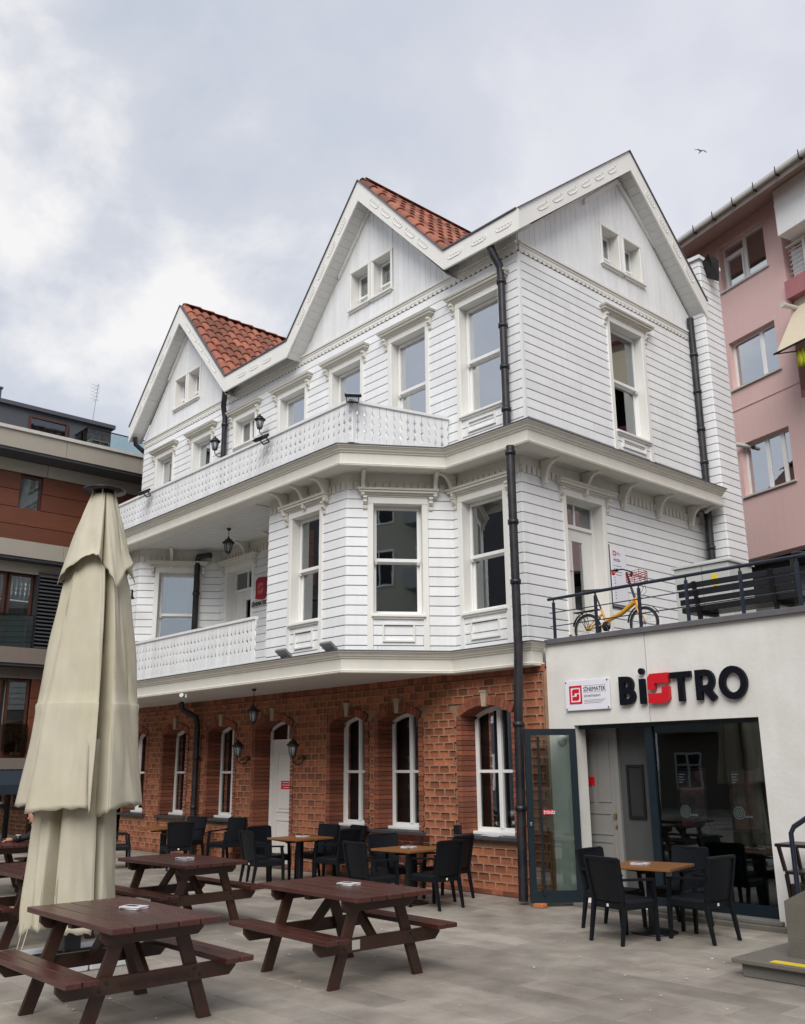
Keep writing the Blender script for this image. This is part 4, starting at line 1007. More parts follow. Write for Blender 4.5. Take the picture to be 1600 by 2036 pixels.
# porch sign: red S logo and lettering
t = thing('porch_sign', FF.W(-6.55, 0, 4.6), label='red square logo sign with black lettering beside the first-floor porch door', cat='sign')
def slogo(w, h, y0, y1, b=None, inner=None):
    """angular S made of two hooked bars; w x h, centred"""
    a = [(-.5,-.5),(.36,-.5),(.5,-.36),(.5,.04),(.17,.04),(.17,-.17),(-.5,-.17)]
    c = [(-x, -z) for x, z in a]
    b = b or MB()
    for pts in (a, c): b.prism([(x*w, z*h) for x, z in pts], y0, y1, 'y')
    return b
q = .34
b = MB().prism([(-.22,-.22),(.12,-.27),(.22,-.17),(.22,.24),(-.12,.27),(-.22,.20)], -.06, -.035, 'y'); b.v = [(x*.9, y, z*.95+.24) for x, y, z in b.v]; b.build('logo_plate', mat('shaded_red_plaque', (.30,.006,.016), .5, nvar=.1), t)  # plaque red darkened to stand for the porch shade
b = slogo(.20, .24, -.066, -.0605); b.v = [(x, y, z+.24) for x, y, z in b.v]; b.build('logo_mark', mat('faded_sign_red', (.45, .10, .11), .5), t)
MB().box(-.36, .28, -.05, -.035, -.15, -.01).build('lettering_plate', M['cabinet'], t)
text('SİNEMATEK', .125, M['signblack'], 'lettering', t, (-.345, -.053, -.13), (math.pi/2, 0, 0), .004, bold=.002, sx=.86)

# ------------------------------------------------------------------ bistro annex
X1 = 7.5
A_ = thing('bistro_annex', (0, 0, 0), label='low white rendered bistro building with a terrace on its flat roof', cat='building')
OP = (.46, 2.88, .046, 2.075)
b = MB()
for a, c, e, g in wallcells([.066, X1], [0, 3.10], [OP]): b.box(a, c, 0, .22, e, g)
b.build('front_wall', M['stucco'], A_, K)
MB().cbox(.09, X1, -.05, .30, 3.10, 3.165, .006).build('coping', mat('grey_stone_coping', (.12, .115, .125), .6, nvar=.2, nscale=6, bump=.2), A_, K)
MB().box(.066, X1, .3, 9, 3.02, 3.12).build('terrace_deck', M['plinth'], A_, K)
MB().box(3.0, 4.6, -.10, 0, 0, .10).build('base_kerb', M['conc'], A_, K)
MB().cbox(.40, 3.0, -.13, .2, -.01, .045, .006).build('threshold', M['plinth'], A_, K)
MB().cbox(1.46, 2.93, -.06, .2, .046, .086, .006).build('threshold', M['conc'], A_, K)
# wall joint line
MB().box(1.56, 1.566, -.0025, 0.0, 2.085, 3.10).build('wall_joint', M['greyrender'], A_, K)
# interior, its colours darkened to stand for the dim light indoors
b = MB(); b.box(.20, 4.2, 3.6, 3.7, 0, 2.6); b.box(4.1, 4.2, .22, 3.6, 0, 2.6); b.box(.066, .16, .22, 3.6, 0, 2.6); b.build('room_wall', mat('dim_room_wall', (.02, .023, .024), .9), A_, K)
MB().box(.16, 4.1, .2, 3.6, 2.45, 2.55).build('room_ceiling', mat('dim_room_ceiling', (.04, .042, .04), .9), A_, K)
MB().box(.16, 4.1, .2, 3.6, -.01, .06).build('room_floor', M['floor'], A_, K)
MB().box(.161, 1.22, .421, .50, .06, 2.45).box(1.14, 1.22, .501, 3.5, .06, 2.45).build('partition', mat('dimmed_passage_wall', (.06,.064,.062), .7), A_, K)  # wall colour lowered for the dimness of the passage
mat_inner = mat('dimmed_inner_door', (.22,.215,.205), .45, nvar=.05)  # white door, shade of the passage put into its colour
# inner white door
d = link('inner_door', box_frame(.70, 1.98, .06, -.04, 0).mesh('inner_door', mat_inner, K), A_, FF.W(.10, .42, .06))
b = MB(); b.box(.06, .64, -.015, 0, 0, 1.92)
for x0, x1, z0, z1 in ((.10, .30, 1.1, 1.85), (.36, .56, 1.1, 1.85), (.10, .56, .72, .98), (.10, .56, .42, .65), (.10, .56, .12, .35)): b2 = box_frame(x1-x0, z1-z0, .02, -.025, -.015, x0, z0); b.add(b2.v, b2.f)
link('leaf', b.mesh('leaf', mat_inner, K), d); link('red_notice', MB().box(.16, .32, -.03, -.016, 1.30, 1.40).mesh('red_notice', M['signred'], K), d)
b = MB(); b.cbox(.59, .63, -.05, -.0155, .92, .97, .006); b.cbox(.595, .625, -.035, -.0155, .80, .84, .006); link('handle', b.mesh('handle', mat_brass, K), d)
# shop front
sf = link('shop_window', MB().box(1.40, 1.50, .10, .19, .09, 2.075).box(1.50, 2.875, .10, .19, .09, .20).box(.462, 2.875, .09, .19, 2.03, 2.073).box(2.855, 2.878, .10, .19, .20, 2.03).mesh('shop_window', M['teal'], K), A_, (0,0,0))
link('pane', MB().box(1.50, 2.855, .13, .136, .20, 2.03).mesh('pane', M['paneshop'], K), sf)
# open glazed door leaf
hx_, hy_ = .47, .0; lx, ly = .075, -.50; L = math.hypot(hx_-lx, hy_-ly); DFr = Fr(lx, ly, math.degrees(math.atan2(hy_-ly, hx_-lx)))
dl_ = put(DFr, box_frame(L, 1.99, .075, -.025, .025), 'glass_door', M['teal'], A_, 0, 0, .045)
def PD_(n, mb, m): return link(n, mb.mesh(n, m, K), dl_)
PD_('pane', MB().box(.07, L-.07, -.004, .004, .07, 1.92), glass('door_glass', (.78, .84, .82), .05))
PD_('pull_bar', MB().cbox(.145, .175, -.055, -.03, .08, 1.90, .005), M['teal'])
PD_('bottom_rail', MB().box(.0755, L-.0755, -.022, .022, .0755, .13), M['teal'])
PD_('handle', MB().cbox(.02, .05, -.045, -.026, .86, .90, .004), M['chrome'])
o = PD_('push_label', MB().cbox(.185, .315, -.010, -.0045, .985, 1.04, .004), M['signred'])
tx = text('İTİNİZ', .05, M['signwhite'], 'push_lettering', None, (0,0,0), (0,0,0), .001, bold=.001); tx.parent = dl_
tx.location = (.197*K, -.0125*K, .995*K); tx.rotation_euler = (math.pi/2, 0, 0)
tag(MB().cbox(.09,.24,-.49,-.40,.0,.045,.006).build('doorstop_block', M['terra'], None, K), 'orange clay block wedged under the open glass door', 'block')
t = thing('alarm_dome', FF.W(.60, -.0, 1.97), label='small white round dome beside the open glass door top', cat='dome'); t.location = FF.W(.27, -.01, 1.90)
MB().lathe([(0,.03),(.06,.028),(.085,0),(0,0)], n=16).xf(Matrix.Rotation(math.pi/2, 4, 'X')).build('dome', M['pvc'], t)
# framed picture + posters on easels inside
def framed(name, u, y, z, w, h, lab, cat, m_in):
    t = thing(name, FF.W(u, y, z), label=lab, cat=cat); b = box_frame(w, h, .03, -.02, .0); link('frame', b.mesh('frame', M['black'], K), t)
    link('print', MB().box(.03, w-.03, -.008, -.004, .03, h-.03).mesh('print', m_in, K), t); return t
framed('framed_picture', .90, .415, .98, .24, .62, 'black framed picture hanging beside the inner white door', 'picture', M['dark'])
pm = mat('dark_film_poster', (.055, .060, .075), .35, nvar=.5, nscale=9, col2=(.42, .12, .10), c2amt=.75, c2scale=4.5)
for i, (u, lab) in enumerate(((1.69, 'dark film poster with a film reel, left one behind the shop glass'), (2.34, 'dark film poster with a film reel, right one behind the shop glass'))):
    t = framed('poster', u, .24, .90, .38, .66, lab, 'poster', pm); tag(t, group='film posters behind the shop glass')
    b = MB()
    for r in (.062, .038, .016): b.tube([(.09+r*math.cos(a*math.pi/8), -.014, .19+r*math.sin(a*math.pi/8)) for a in range(16)], .008, 4, closed=True)
    b.box(.15, .24, -.016, -.010, .145, .165); link('film_reel', b.mesh('film_reel', M['pvc'], K), t)
    b = MB()
    for k, wd in enumerate((.08, .06, .07, .05)): b.box(.035, .035+wd, -.012, -.0085, .585-k*.028, .595-k*.028)
    link('poster_lettering', b.mesh('poster_lettering', M['signwhite'], K), t)
    link('red_mark', MB().box(.08, .16, -.012, -.0085, .06, .08).mesh('red_mark', M['signred'], K), t)
    b = MB(); b.beam((.05,.0,0),(.0,.06,-.84),.02,.02); b.beam((.33,.0,0),(.38,.06,-.84),.02,.02); b.beam((.19,.02,.3),(.19,.22,-.84),.02,.02); link('stand', b.mesh('stand', M['black'], K), t)

# sign lettering -------------------------------------------------------------
def stroke(b, pts, w, y0, y1, closed=False):
    P = [Vector((p[0], p[1])) for p in pts]; n = len(P); Ls, Rs = [], []
    for i in range(n):
        a = P[i-1] if (i > 0 or closed) else None; c = P[(i+1) % n] if (i < n-1 or closed) else None
        def nn(p, q): t = (q-p).normalized(); return Vector((-t.y, t.x))
        if a is None: m = nn(P[i], c)
        elif c is None: m = nn(a, P[i])
        else: x, y = nn(a, P[i]), nn(P[i], c); m = x+y; m = m/max(.35, m.dot(x))
        Ls.append(P[i]+m*w/2); Rs.append(P[i]-m*w/2)
    v = [(p.x, y0, p.y) for p in Ls]+[(p.x, y0, p.y) for p in Rs]+[(p.x, y1, p.y) for p in Ls]+[(p.x, y1, p.y) for p in Rs]; f = []
    for i in range(n if closed else n-1):
        j = (i+1) % n; f += [(i, j, n+j, n+i), (2*n+i, 3*n+i, 3*n+j, 2*n+j), (i, 2*n+i, 2*n+j, j), (n+i, n+j, 3*n+j, 3*n+i)]
    if not closed: f += [(0, n, 3*n, 2*n), (n-1, 3*n-1, 4*n-1, 2*n-1)]
    b.add(v, f)
def arc(cx, cz, rx, rz, a0, a1, n=10): return [(cx+rx*math.cos(math.radians(a0+(a1-a0)*i/n)), cz+rz*math.sin(math.radians(a0+(a1-a0)*i/n))) for i in range(n+1)]
sg = thing('bistro_sign', FF.W(1.19, 0, 2.28), label='raised BİSTRO lettering in black with a red S on the white wall', cat='sign')
y0, y1 = -.055, -.012; w = .072; Hh = .33
def LT(nm, fn, m):
    b = MB(); fn(b); o = b.build(nm, m, sg, K); return o
def fB(b):
    stroke(b, [(.04,0),(.04,Hh)], w, y0, y1)
    stroke(b, [(.04,.036),(.12,.036)]+arc(.125,.098,.063,.062,-90,90)+[(.04,.16)], w*.93, y0-.002, y1)
    stroke(b, [(.04,.168),(.11,.168)]+arc(.115,.232,.055,.062,-90,90)+[(.04,.294)], w*.93, y0-.001, y1)
LT('letter_b', fB, M['signblack'])
def fI(b): stroke(b, [(.322,.0),(.322,.285)], w, y0, y1); b.prism(arc(.322,.372,.037,.037,0,342,18), y0, y1, 'y')
LT('letter_i', fI, M['signblack'])
b = slogo(.275, .335, y0-.01, y1); b.v = [(x+.545, y, z+.165) for x, y, z in b.v]; b.build('letter_s', M['signred'], sg, K)
def fT(b): stroke(b, [(.70,.294),(.965,.294)], w*.95, y0, y1); stroke(b, [(.832,.0),(.832,.30)], w, y0-.001, y1)
LT('letter_t', fT, M['signblack'])
def fR(b):
    stroke(b, [(1.055,.0),(1.055,Hh)], w, y0, y1); stroke(b, [(1.055,.125),(1.14,.125)]+arc(1.145,.21,.072,.085,-90,90)+[(1.055,.295)], w*.95, y0-.001, y1)
    stroke(b, [(1.135,.13),(1.235,.0)], w*1.05, y0-.002, y1)
LT('letter_r', fR, M['signblack'])
def fO(b): stroke(b, arc(1.465,.165,.128,.142,0,345,23), w, y0, y1, True)
LT('letter_o', fO, M['signblack'])
ps = thing('logo_plate_sign', FF.W(.375, 0, 2.25), label='small white plate sign with red square logo left of the big lettering', cat='sign')
MB().cbox(0, .665, -.035, -.012, 0, .365, .004).build('plate', M['signwhite'], ps, K)
b = box_frame(.19, .22, .022, -.040, -.0355, .07, .08); b.build('logo_frame', M['signred'], ps, K)
b = slogo(.105, .135, -.040, -.0355); b.v = [(x+.165, y, z+.19) for x, y, z in b.v]; b.build('logo_mark', M['signred'], ps, K)
text('SİNEMATEK', .085, M['signblack'], 'lettering', ps, (.285*K, -.037*K, .225*K), (math.pi/2, 0, 0), .0015, sx=.86)
text('sinemaevi', .066, M['grey'], 'lettering', ps, (.285*K, -.037*K, .155*K), (math.pi/2, 0, 0), .001, sx=1.15)
b = MB(); b.box(.285, .62, -.0365, -.0352, .29, .293); b.box(.285, .62, -.0365, -.0352, .21, .213)
for k in range(3): b.box(.285, .61-.03*k, -.0362, -.0352, .115-k*.018, .120-k*.018)
b.build('printed_rules', M['grey'], ps, K)
b = MB()
for x in (.025, .64):
    for z in (.025, .34): b.lathe([(0,.006),(.009,.004),(.011,0),(0,0)], n=8).v
for x in (.02, .645):
    for z in (.02, .345): b.box(x-.007, x+.007, -.042, -.0352, z-.007, z+.007)
b2 = MB(); [b2.box(x-.007, x+.007, -.042, -.0352, z-.007, z+.007) for x in (.02,.645) for z in (.02,.345)]
b2.build('screw', M['black'], ps, K)

# ------------------------------------------------------------------ terrace railing, bicycle, bench, cabinet, notice
ZT = 3.165*K
t = thing('terrace_railing', (.05*K, .12*K, ZT), label='dark navy steel railing along the terrace edge above the bistro', cat='railing')
us = [.14, .81, 1.455, 2.10, 2.78, 3.43, 4.1, 4.8, 5.5]
x0 = .05*K
MB().tube([(0,0,.645),((5.8)*K,0,.665)], .024, 10).build('top_rail', M['rail'], t)
for z in (.43, .22): MB().tube([(.02,0,z),(5.8*K,0,z+.02)], .0085, 6).build('bar', M['rail'], t)
for i, u in enumerate(us):
    b = MB(); b.cbox(-.022,.022,-.016,.016,0,.59,.004); b.tube([(0,0,.585),(0,0,.64)], .012, 6); b.build('post', M['rail'], t, 1, (u*K-x0, 0, 0))
# bicycle, along +x, origin on the deck under the rear wheel
bk = thing('folding_bicycle', (.37*K, .52*K, 3.12*K), math.radians(4), label='yellow folding bicycle parked on the terrace behind the railing', cat='bicycle')
WB, R_ = .98, .235
for nm, x in (('wheel', 0), ('wheel', WB)):
    w_ = MB().tube([(R_*.86*math.cos(a*math.pi/14), 0, R_*.86*math.sin(a*math.pi/14)) for a in range(28)], .009, 6, closed=True).tube([(0,-.04,0),(0,.04,0)], .022, 8).build('wheel', M['chrome'], bk, 1, (x, 0, R_))
    MB().tube([(R_*.95*math.cos(a*math.pi/14), 0, R_*.95*math.sin(a*math.pi/14)) for a in range(28)], .022, 8, closed=True).build('tyre', M['rubber'], w_)
    b = MB()
    for k in range(14):
        a = k*2*math.pi/14; b.tube([(.02*math.cos(a+.5),.02*(-1)**k,.02*math.sin(a+.5)),(R_*.86*math.cos(a),0,R_*.86*math.sin(a))], .0018, 4)
    b.build('spokes', M['chrome'], w_)
b = MB(); b.tube([(.27,0,.26),(.38,0,.34),(.62,0,.42),(.84,0,.56)], [.026,.03,.034,.038], 10); b.tube([(.86,0,.62),(.89,0,.48)], .026, 10); b.tube([(.34,0,.30),(.26,0,.52)], .018, 8)
b.tube([(.40,0,.34),(.38,0,.20)], .017, 8)
for s in (-1, 1): b.tube([(.36,s*.03,.28),(0,s*.05,R_)], .009, 6); b.tube([(.27,s*.02,.44),(0,s*.05,R_)], .009, 6)
b.build('bike_frame', M['bikey'], bk)
b = MB()
for s in (-1, 1): b.tube([(.885,s*.03,.47),(.93,s*.045,.36),(WB,s*.045,R_)], [.014,.012,.010], 6)
b.tube([(.885,-.04,.47),(.885,.04,.47)], .014, 6); b.build('fork', M['bikey'], bk)
MB().tube([(.26,0,.52),(.16,0,.80)], .014, 8).build('seat_post', M['black'], bk)
b = MB(); b.hexa([(-.03,-.075,.79),(.26,-.018,.80),(.26,.018,.80),(-.03,.075,.79),(-.02,-.065,.85),(.27,-.016,.835),(.27,.016,.835),(-.02,.065,.85)]); b.build('saddle', M['black'], bk)
b = MB(); b.tube([(.86,0,.60),(.80,0,.80),(.74,0,1.03)], [.022,.019,.016], 8); b.build('handlebar_stem', M['black'], bk)
b = MB(); b.tube([(.70,-.27,1.03),(.74,-.1,1.06),(.74,.1,1.06),(.70,.27,1.03)], .011, 8); b.tube([(.66,-.28,1.02),(.70,-.20,1.04)], .018, 8); b.tube([(.66,.28,1.02),(.70,.20,1.04)], .018, 8)
b.tube([(.74,-.18,1.05),(.66,-.2,1.0)], .006, 5); b.tube([(.74,.18,1.05),(.66,.2,1.0)], .006, 5)
b.tube([(.74,-.1,1.06),(.95,-.06,.98),(1.02,-.02,.75),(.92,0,.62)], .004, 4); b.tube([(.74,.1,1.06),(.99,.06,.92),(1.04,.02,.70),(.90,0,.55)], .004, 4); b.build('handlebar', M['black'], bk)
MB().lathe([(0,.012),(.03,.008),(.034,0),(0,0)], n=10).xf(Matrix.Translation((.68,-.27,.985)) @ Matrix.Rotation(math.pi/2, 4, 'X')).build('bell', M['signred'], bk)
b = MB()
for k in range(5): b.tube([(.80,-.12,.99-k*.035),(1.02,-.12,1.02-k*.035),(1.02,.12,1.02-k*.035),(.80,.12,.99-k*.035)], .006, 4, closed=True)
for x, y in ((.80,-.12),(1.02,-.12),(1.02,.12),(.80,.12)): b.tube([(x,y,.86+(x-.8)*.13),(x,y,1.0+(x-.8)*.1)], .006, 4)
b.build('basket', M['red'], bk)
b = MB()
for s in (-1, 0, 1): b.tube([(-.22,s*.055,.51),(.24,s*.05,.52)], .007, 5)
b.tube([(-.22,-.055,.51),(-.22,.055,.51)], .007, 5); b.tube([(-.12,-.06,.51),(-.12,.06,.51)], .006, 5); b.tube([(.05,-.06,.515),(.05,.06,.515)], .006, 5)
for s in (-1, 1): b.tube([(-.14,s*.055,.51),(0,s*.055,R_)], .006, 5); b.tube([(-.05,s*.055,.51),(0,s*.055,R_)], .006, 5)
b.build('rear_rack', M['black'], bk)
b = MB(); b.lathe([(0,.004),(.075,.004),(.075,-.004),(0,-.004)], n=18); b.xf(Matrix.Translation((.36,-.05,.24)) @ Matrix.Rotation(math.pi/2, 4, 'X')); b.tube([(.36,-.06,.24),(.44,-.07,.12)], .009, 6); b.tube([(.36,.05,.24),(.28,.07,.36)], .009, 6); b.cbox(.40,.48,-.15,-.07,.105,.125,.004); b.cbox(.24,.32,.07,.15,.355,.375,.004)
b.tube([(.36,-.05,.31),(0,-.05,.26)], .004, 4); b.tube([(.36,-.05,.17),(0,-.05,.21)], .004, 4); b.build('crankset', M['black'], bk)
b = MB()
for x in (0, WB):
    pts = [(x+(R_+.035)*math.cos(math.radians(a)), 0, R_+(R_+.035)*math.sin(math.radians(a))) for a in range(25 if x else 30, 176, 15)]
    for p, q in zip(pts, pts[1:]): b.beam(p, q, .05, .004, (0,1,0)) if False else b.hexa([(p[0],-.024,p[2]),(q[0],-.024,q[2]),(q[0],.024,q[2]),(p[0],.024,p[2]),(p[0],-.024,p[2]+.004),(q[0],-.024,q[2]+.004),(q[0],.024,q[2]+.004),(p[0],.024,p[2]+.004)])
b.build('mudguard', M['black'], bk)
# notice board on the side wall
t = thing('notice_board', MS.W(1.91, 0, 3.88), MS.a, label='tall white opening-hours notice on the side wall behind the bicycle', cat='notice board')
MB().cbox(0, .38, -.05, -.03, 0, .84, .004).build('panel', M['signwhite'], t, K)
b = MB(); b.box(-.03, 0, -.035, -.02, -.05, .9); b.box(-.03, .38, -.035, -.02, -.05, -.03)
b.build('bracket', M['black'], t, K)
b = box_frame(.07, .07, .015, -.053, -.0502, .05, .74); b.build('logo', M['signred'], t, K)
MB().box(.13, .22, -.052, -.0502, .78, .79).box(.13, .25, -.052, -.0502, .76, .767).build('printed_line', M['grey'], t, K)
text('MÜZİK', .06, M['signblack'], 'lettering', t, (.06*K, -.052*K, .655*K), (math.pi/2, 0, 0), .001)
b = MB(); rn = random.Random(4)
for k in range(12):
    z = .58-k*.045; b.box(.05, .05+.03, -.052, -.0502, z, z+.01)
    if k < 4: b.box(.10, .10+rn.uniform(.12,.22), -.052, -.0502, z, z+.009)
b.build('printed_text', M['grey'], t, K)
# utility cabinet
t = thing('utility_cabinet', (1.08, 2.15, 3.12*K), label='pale grey utility cabinet with pitched lid behind the terrace bench', cat='cabinet')
MB().cbox(0, .96, 0, .75, 0, 1.27, .01).build('body', M['cabinet'], t)
MB().add([(-.03,-.03,1.272),(.99,-.03,1.272),(.99,.78,1.272),(-.03,.78,1.272),(-.03,-.03,1.30),(.99,-.03,1.30),(.99,.78,1.30),(-.03,.78,1.30),(.3,.375,1.42),(.66,.375,1.42)],
    [(0,3,2,1),(0,1,5,4),(1,2,6,5),(2,3,7,6),(3,0,4,7),(4,5,9,8),(5,6,9),(6,7,8,9),(7,4,8)]).build('lid', M['cabinet'], t)
MB().box(.495,.50,-.003,0,.02,1.25).build('door_gap', M['dark'], t)
MB().box(.66,.76,-.006,-.001,.85,1.10).build('warning_sticker', M['yellow'], t)
b = MB(); b.prism([(.69,.98),(.73,.98),(.71,1.03)], -.008, -.0062, 'y'); b.box(.68,.74,-.008,-.0062,.93,.94); b.box(.68,.74,-.008,-.0062,.90,.91); b.build('sticker_print', M['signblack'], t)
# bench seen from behind
t = thing('terrace_bench', (1.66, 1.30, 3.12*K), math.radians(-1), label='dark slatted wooden bench with its back to the terrace railing', cat='bench')
for k in range(4): MB().cbox(0, 1.85, -.0+.03*k*.0, .03, .40+k*.115, .485+k*.115, .006).xf(Matrix.Translation((0,-.03*k+.03,0))).build('back_slat', M['black'], t)
for k in range(4): MB().cbox(0, 1.85, .09+k*.115, .19+k*.115, .40, .435, .006).build('seat_slat', M['black'], t)
for x in (.3, 1.5):
    b = MB(); b.beam((x,.02,.34),(x,-.08,.84),.05,.05,(0,1,0)); b.beam((x,.05,.0),(x,.03,.42),.05,.06,(0,1,0)); b.beam((x,.48,.0),(x,.48,.40),.05,.05,(0,1,0)); b.beam((x,.03,.37),(x,.53,.37),.05,.05); b.build('leg', M['black'], t)
t = copy_tree(t); t.location = (3.42, 2.0, 3.12*K); tag(t, 'second dark slatted bench further right behind the terrace railing'); 
for o_ in (t,): o_['group'] = 'dark slatted benches on the terrace'
for o_ in bpy.data.objects:
    if o_.name == 'terrace_bench': o_['group'] = 'dark slatted benches on the terrace'
# black pole handle behind the bench
t = thing('vent_pipe', (2.95, 2.4, 3.12*K), label='black bent pipe standing behind the bench next to the tower corner', cat='pipe')
MB().tube([(0,0,0),(0,0,1.18),(.03,0,1.25),(.12,-.02,1.25),(.28,-.05,1.20)], .035, 10).build('pipe', M['black'], t)
# fence and low wall at the back of the terrace
t = thing('back_fence', (1.3, 8.2, 3.12*K), label='grey vertical bar fence below the pink building behind the terrace', cat='fence')
for i in range(60): MB().box(-.01,.01,-.01,.01,.0,1.75).build('picket', M['grey'], t, 1, (i*.13, 0, 0)) if i == 0 else link('picket', bpy.data.objects['picket'].data, t, (i*.13, 0, 0))
MB().box(0,7.8,-.02,.02,1.70,1.74).box(0,7.8,-.02,.02,.1,.14).build('fence_rail', M['grey'], t)
MB().cbox(1.2, 9.0, 8.0, 8.35, 3.05*K, 3.12*K+.35, .01).build('garden_wall', M['beige'], None, label='low beige wall at the back of the terrace below the bar fence', cat='wall')
MB().box(1.3, 12, 9.2, 9.5, 0, 5.2).build('back_wall', M['greyrender'], None, label='dim grey wall behind the bar fence', cat='wall')
# black cowl by the tower
t = thing('roof_cowl', (.06*K, 4.95*K, 10.30*K), label='black pyramid-shaped cowl on the tower beside the right gable', cat='cowl')
b = MB(); b.add([(-.28,-.1,.05),(.40,-.30,.22),(.40,.15,.22),(.45,-.05,-.38),(-.10,.0,.02)], [(4,1,2),(4,3,1),(4,2,3),(1,3,2)]); b.build('cone', M['black'], t)
MB().tube([(-.5,-.25,.0),(-.1,-.05,.03)], .05, 8).build('arm', M['black'], t)

# ------------------------------------------------------------------ cafe chairs and tables
def tapered(b, x0, y0, z0, x1, y1, z1, s0, s1):
    b.hexa([(x0-s0,y0-s0,z0),(x0+s0,y0-s0,z0),(x0+s0,y0+s0,z0),(x0-s0,y0+s0,z0),(x1-s1,y1-s1,z1),(x1+s1,y1-s1,z1),(x1+s1,y1+s1,z1),(x1-s1,y1+s1,z1)])
def cafe_chair():
    """armchair facing +y, origin on the floor at its middle"""
    t = thing('cafe_chair', (0,0,0)); m = M['chair']
    MB().cbox(-.24,.24,-.22,.25,.405,.445,.012).build('seat', m, t)
    b = MB(); b.cbox(-.255,.255,.225,.262,.35,.43,.01); b.cbox(-.255,-.225,-.24,.24,.35,.43,.01); b.cbox(.225,.255,-.24,.24,.35,.43,.01); b.cbox(-.25,.25,-.25,-.222,.35,.43,.01); b.build('seat_frame', m, t)
    MB().box(-.03, .0, -.2535, -.2505, .37, .40).build('size_tag', M['pvc'], t)
    # backrest: slightly bowed and raked panel, widening to the top
    b = MB(); nx, nz = 6, 5; v = []
    for side in (0, 1):
        for j in range(nz+1):
            z = .43+.45*j/nz; hw = .215+.035*j/nz
            for i in range(nx+1):
                x = -hw+2*hw*i/nx; y = -.225-.085*j/nz-.02*(1-(2*i/nx-1)**2)+.012*(j/nz)**2 - side*.026; v.append((x, y, z))
    q = (nx+1)*(nz+1); f = []
    for j in range(nz):
        for i in range(nx):
            a = j*(nx+1)+i; f += [(a,a+1,a+nx+2,a+nx+1),(q+a,q+a+nx+1,q+a+nx+2,q+a+1)]
    for i in range(nx): a = i; f.append((a,q+a,q+a+1,a+1)); a = nz*(nx+1)+i; f.append((a,a+1,q+a+1,q+a))
    for j in range(nz): a = j*(nx+1); f.append((a,a+nx+1,q+a+nx+1,q+a)); a += nx; f.append((a,q+a,q+a+nx+1,a+nx+1))
    b.add(v, f); b.build('backrest', m, t)
    b = MB()
    for s in (-1, 1): b.hexa([(s*.215-.018,-.26,.36),(s*.215+.018,-.26,.36),(s*.215+.018,-.215,.36),(s*.215-.018,-.215,.36),(s*.25-.018,-.345,.885),(s*.25+.018,-.345,.885),(s*.25+.018,-.31,.885),(s*.25-.018,-.31,.885)])
    b.cbox(-.25,.25,-.348,-.312,.86,.90,.008); b.build('back_frame', m, t)
    for s in (-1, 1):
        b = MB(); tapered(b, s*.235,-.315,0, s*.232,-.235,.43,.016,.024); b.build('leg', m, t)
        b = MB(); tapered(b, s*.235,.25,0, s*.235,.235,.43,.017,.024); tapered(b, s*.238,.236,.4305, s*.25,.20,.635,.022,.019); b.build('leg', m, t)
        b = MB(); b.hexa([(s*.25-.026,.235,.63),(s*.25+.026,.235,.63),(s*.25+.024,-.29,.655),(s*.25-.024,-.29,.655),(s*.25-.026,.235,.655),(s*.25+.026,.235,.655),(s*.25+.024,-.29,.68),(s*.25-.024,-.29,.68)]); b.build('armrest', m, t)
    return t
def cafe_table():
    t = thing('cafe_table', (0,0,0)); n = 6
    for i in range(n): MB().cbox(-.40,.40,-.40+i*.8/n+.0008,-.40+(i+1)*.8/n-.0008,.715,.745,.003).build('top_plank', M['oak'], t) if i == 0 else None
    me0 = [c for c in kids(t)][0].data
    for i in range(1, n): link('top_plank', me0, t, (0, i*.8/n, 0))
    MB().cbox(-.30,.30,-.03,.03,.69,.7145,.004).cbox(-.03,.03,-.30,.30,.665,.6895,.004).build('top_bracket', M['black'], t)
    MB().cbox(-.045,.045,-.045,.045,.03,.69,.008).build('pedestal', M['black'], t)
    MB().lathe([(0,0),(.27,0),(.275,.012),(.24,.024),(.08,.04),(.045,.05),(0,.05)], n=24).build('base', M['black'], t)
    return t
def menu(p, rz, lab, n=2):
    t = thing('menu_card', p, math.radians(rz), label=lab, cat='menu', group='folded menus on the tables')
    for k in range(n):
        a = random.uniform(-.25, .25); MB().cbox(-.10,.10,-.07,.07,.001+k*.012,.010+k*.012,.002).xf(Matrix.Rotation(a, 4, 'Z')).build('leaf', M['paper'], t)
    MB().box(-.07,.03,-.02,.03,.0105+(n-1)*.012,.0115+(n-1)*.012).build('printed_panel', M['signblack'], t)
proto_c = cafe_chair(); proto_t = cafe_table(); first = {'c': proto_c, 't': proto_t}
TREE = {}
for c_ in bpy.data.objects:
    if c_.parent: TREE.setdefault(c_.parent.name, []).append(c_)
def inst(k, proto, x, y, rz, lab, cat, grp):
    o = first.pop(k, None) or copy_tree(proto, None, TREE); o.location = (x, y, .0); o.rotation_euler = (0,0,math.radians(rz)); return tag(o, lab, cat, grp)
CGs = 'black woven armchairs round the cafe tables'
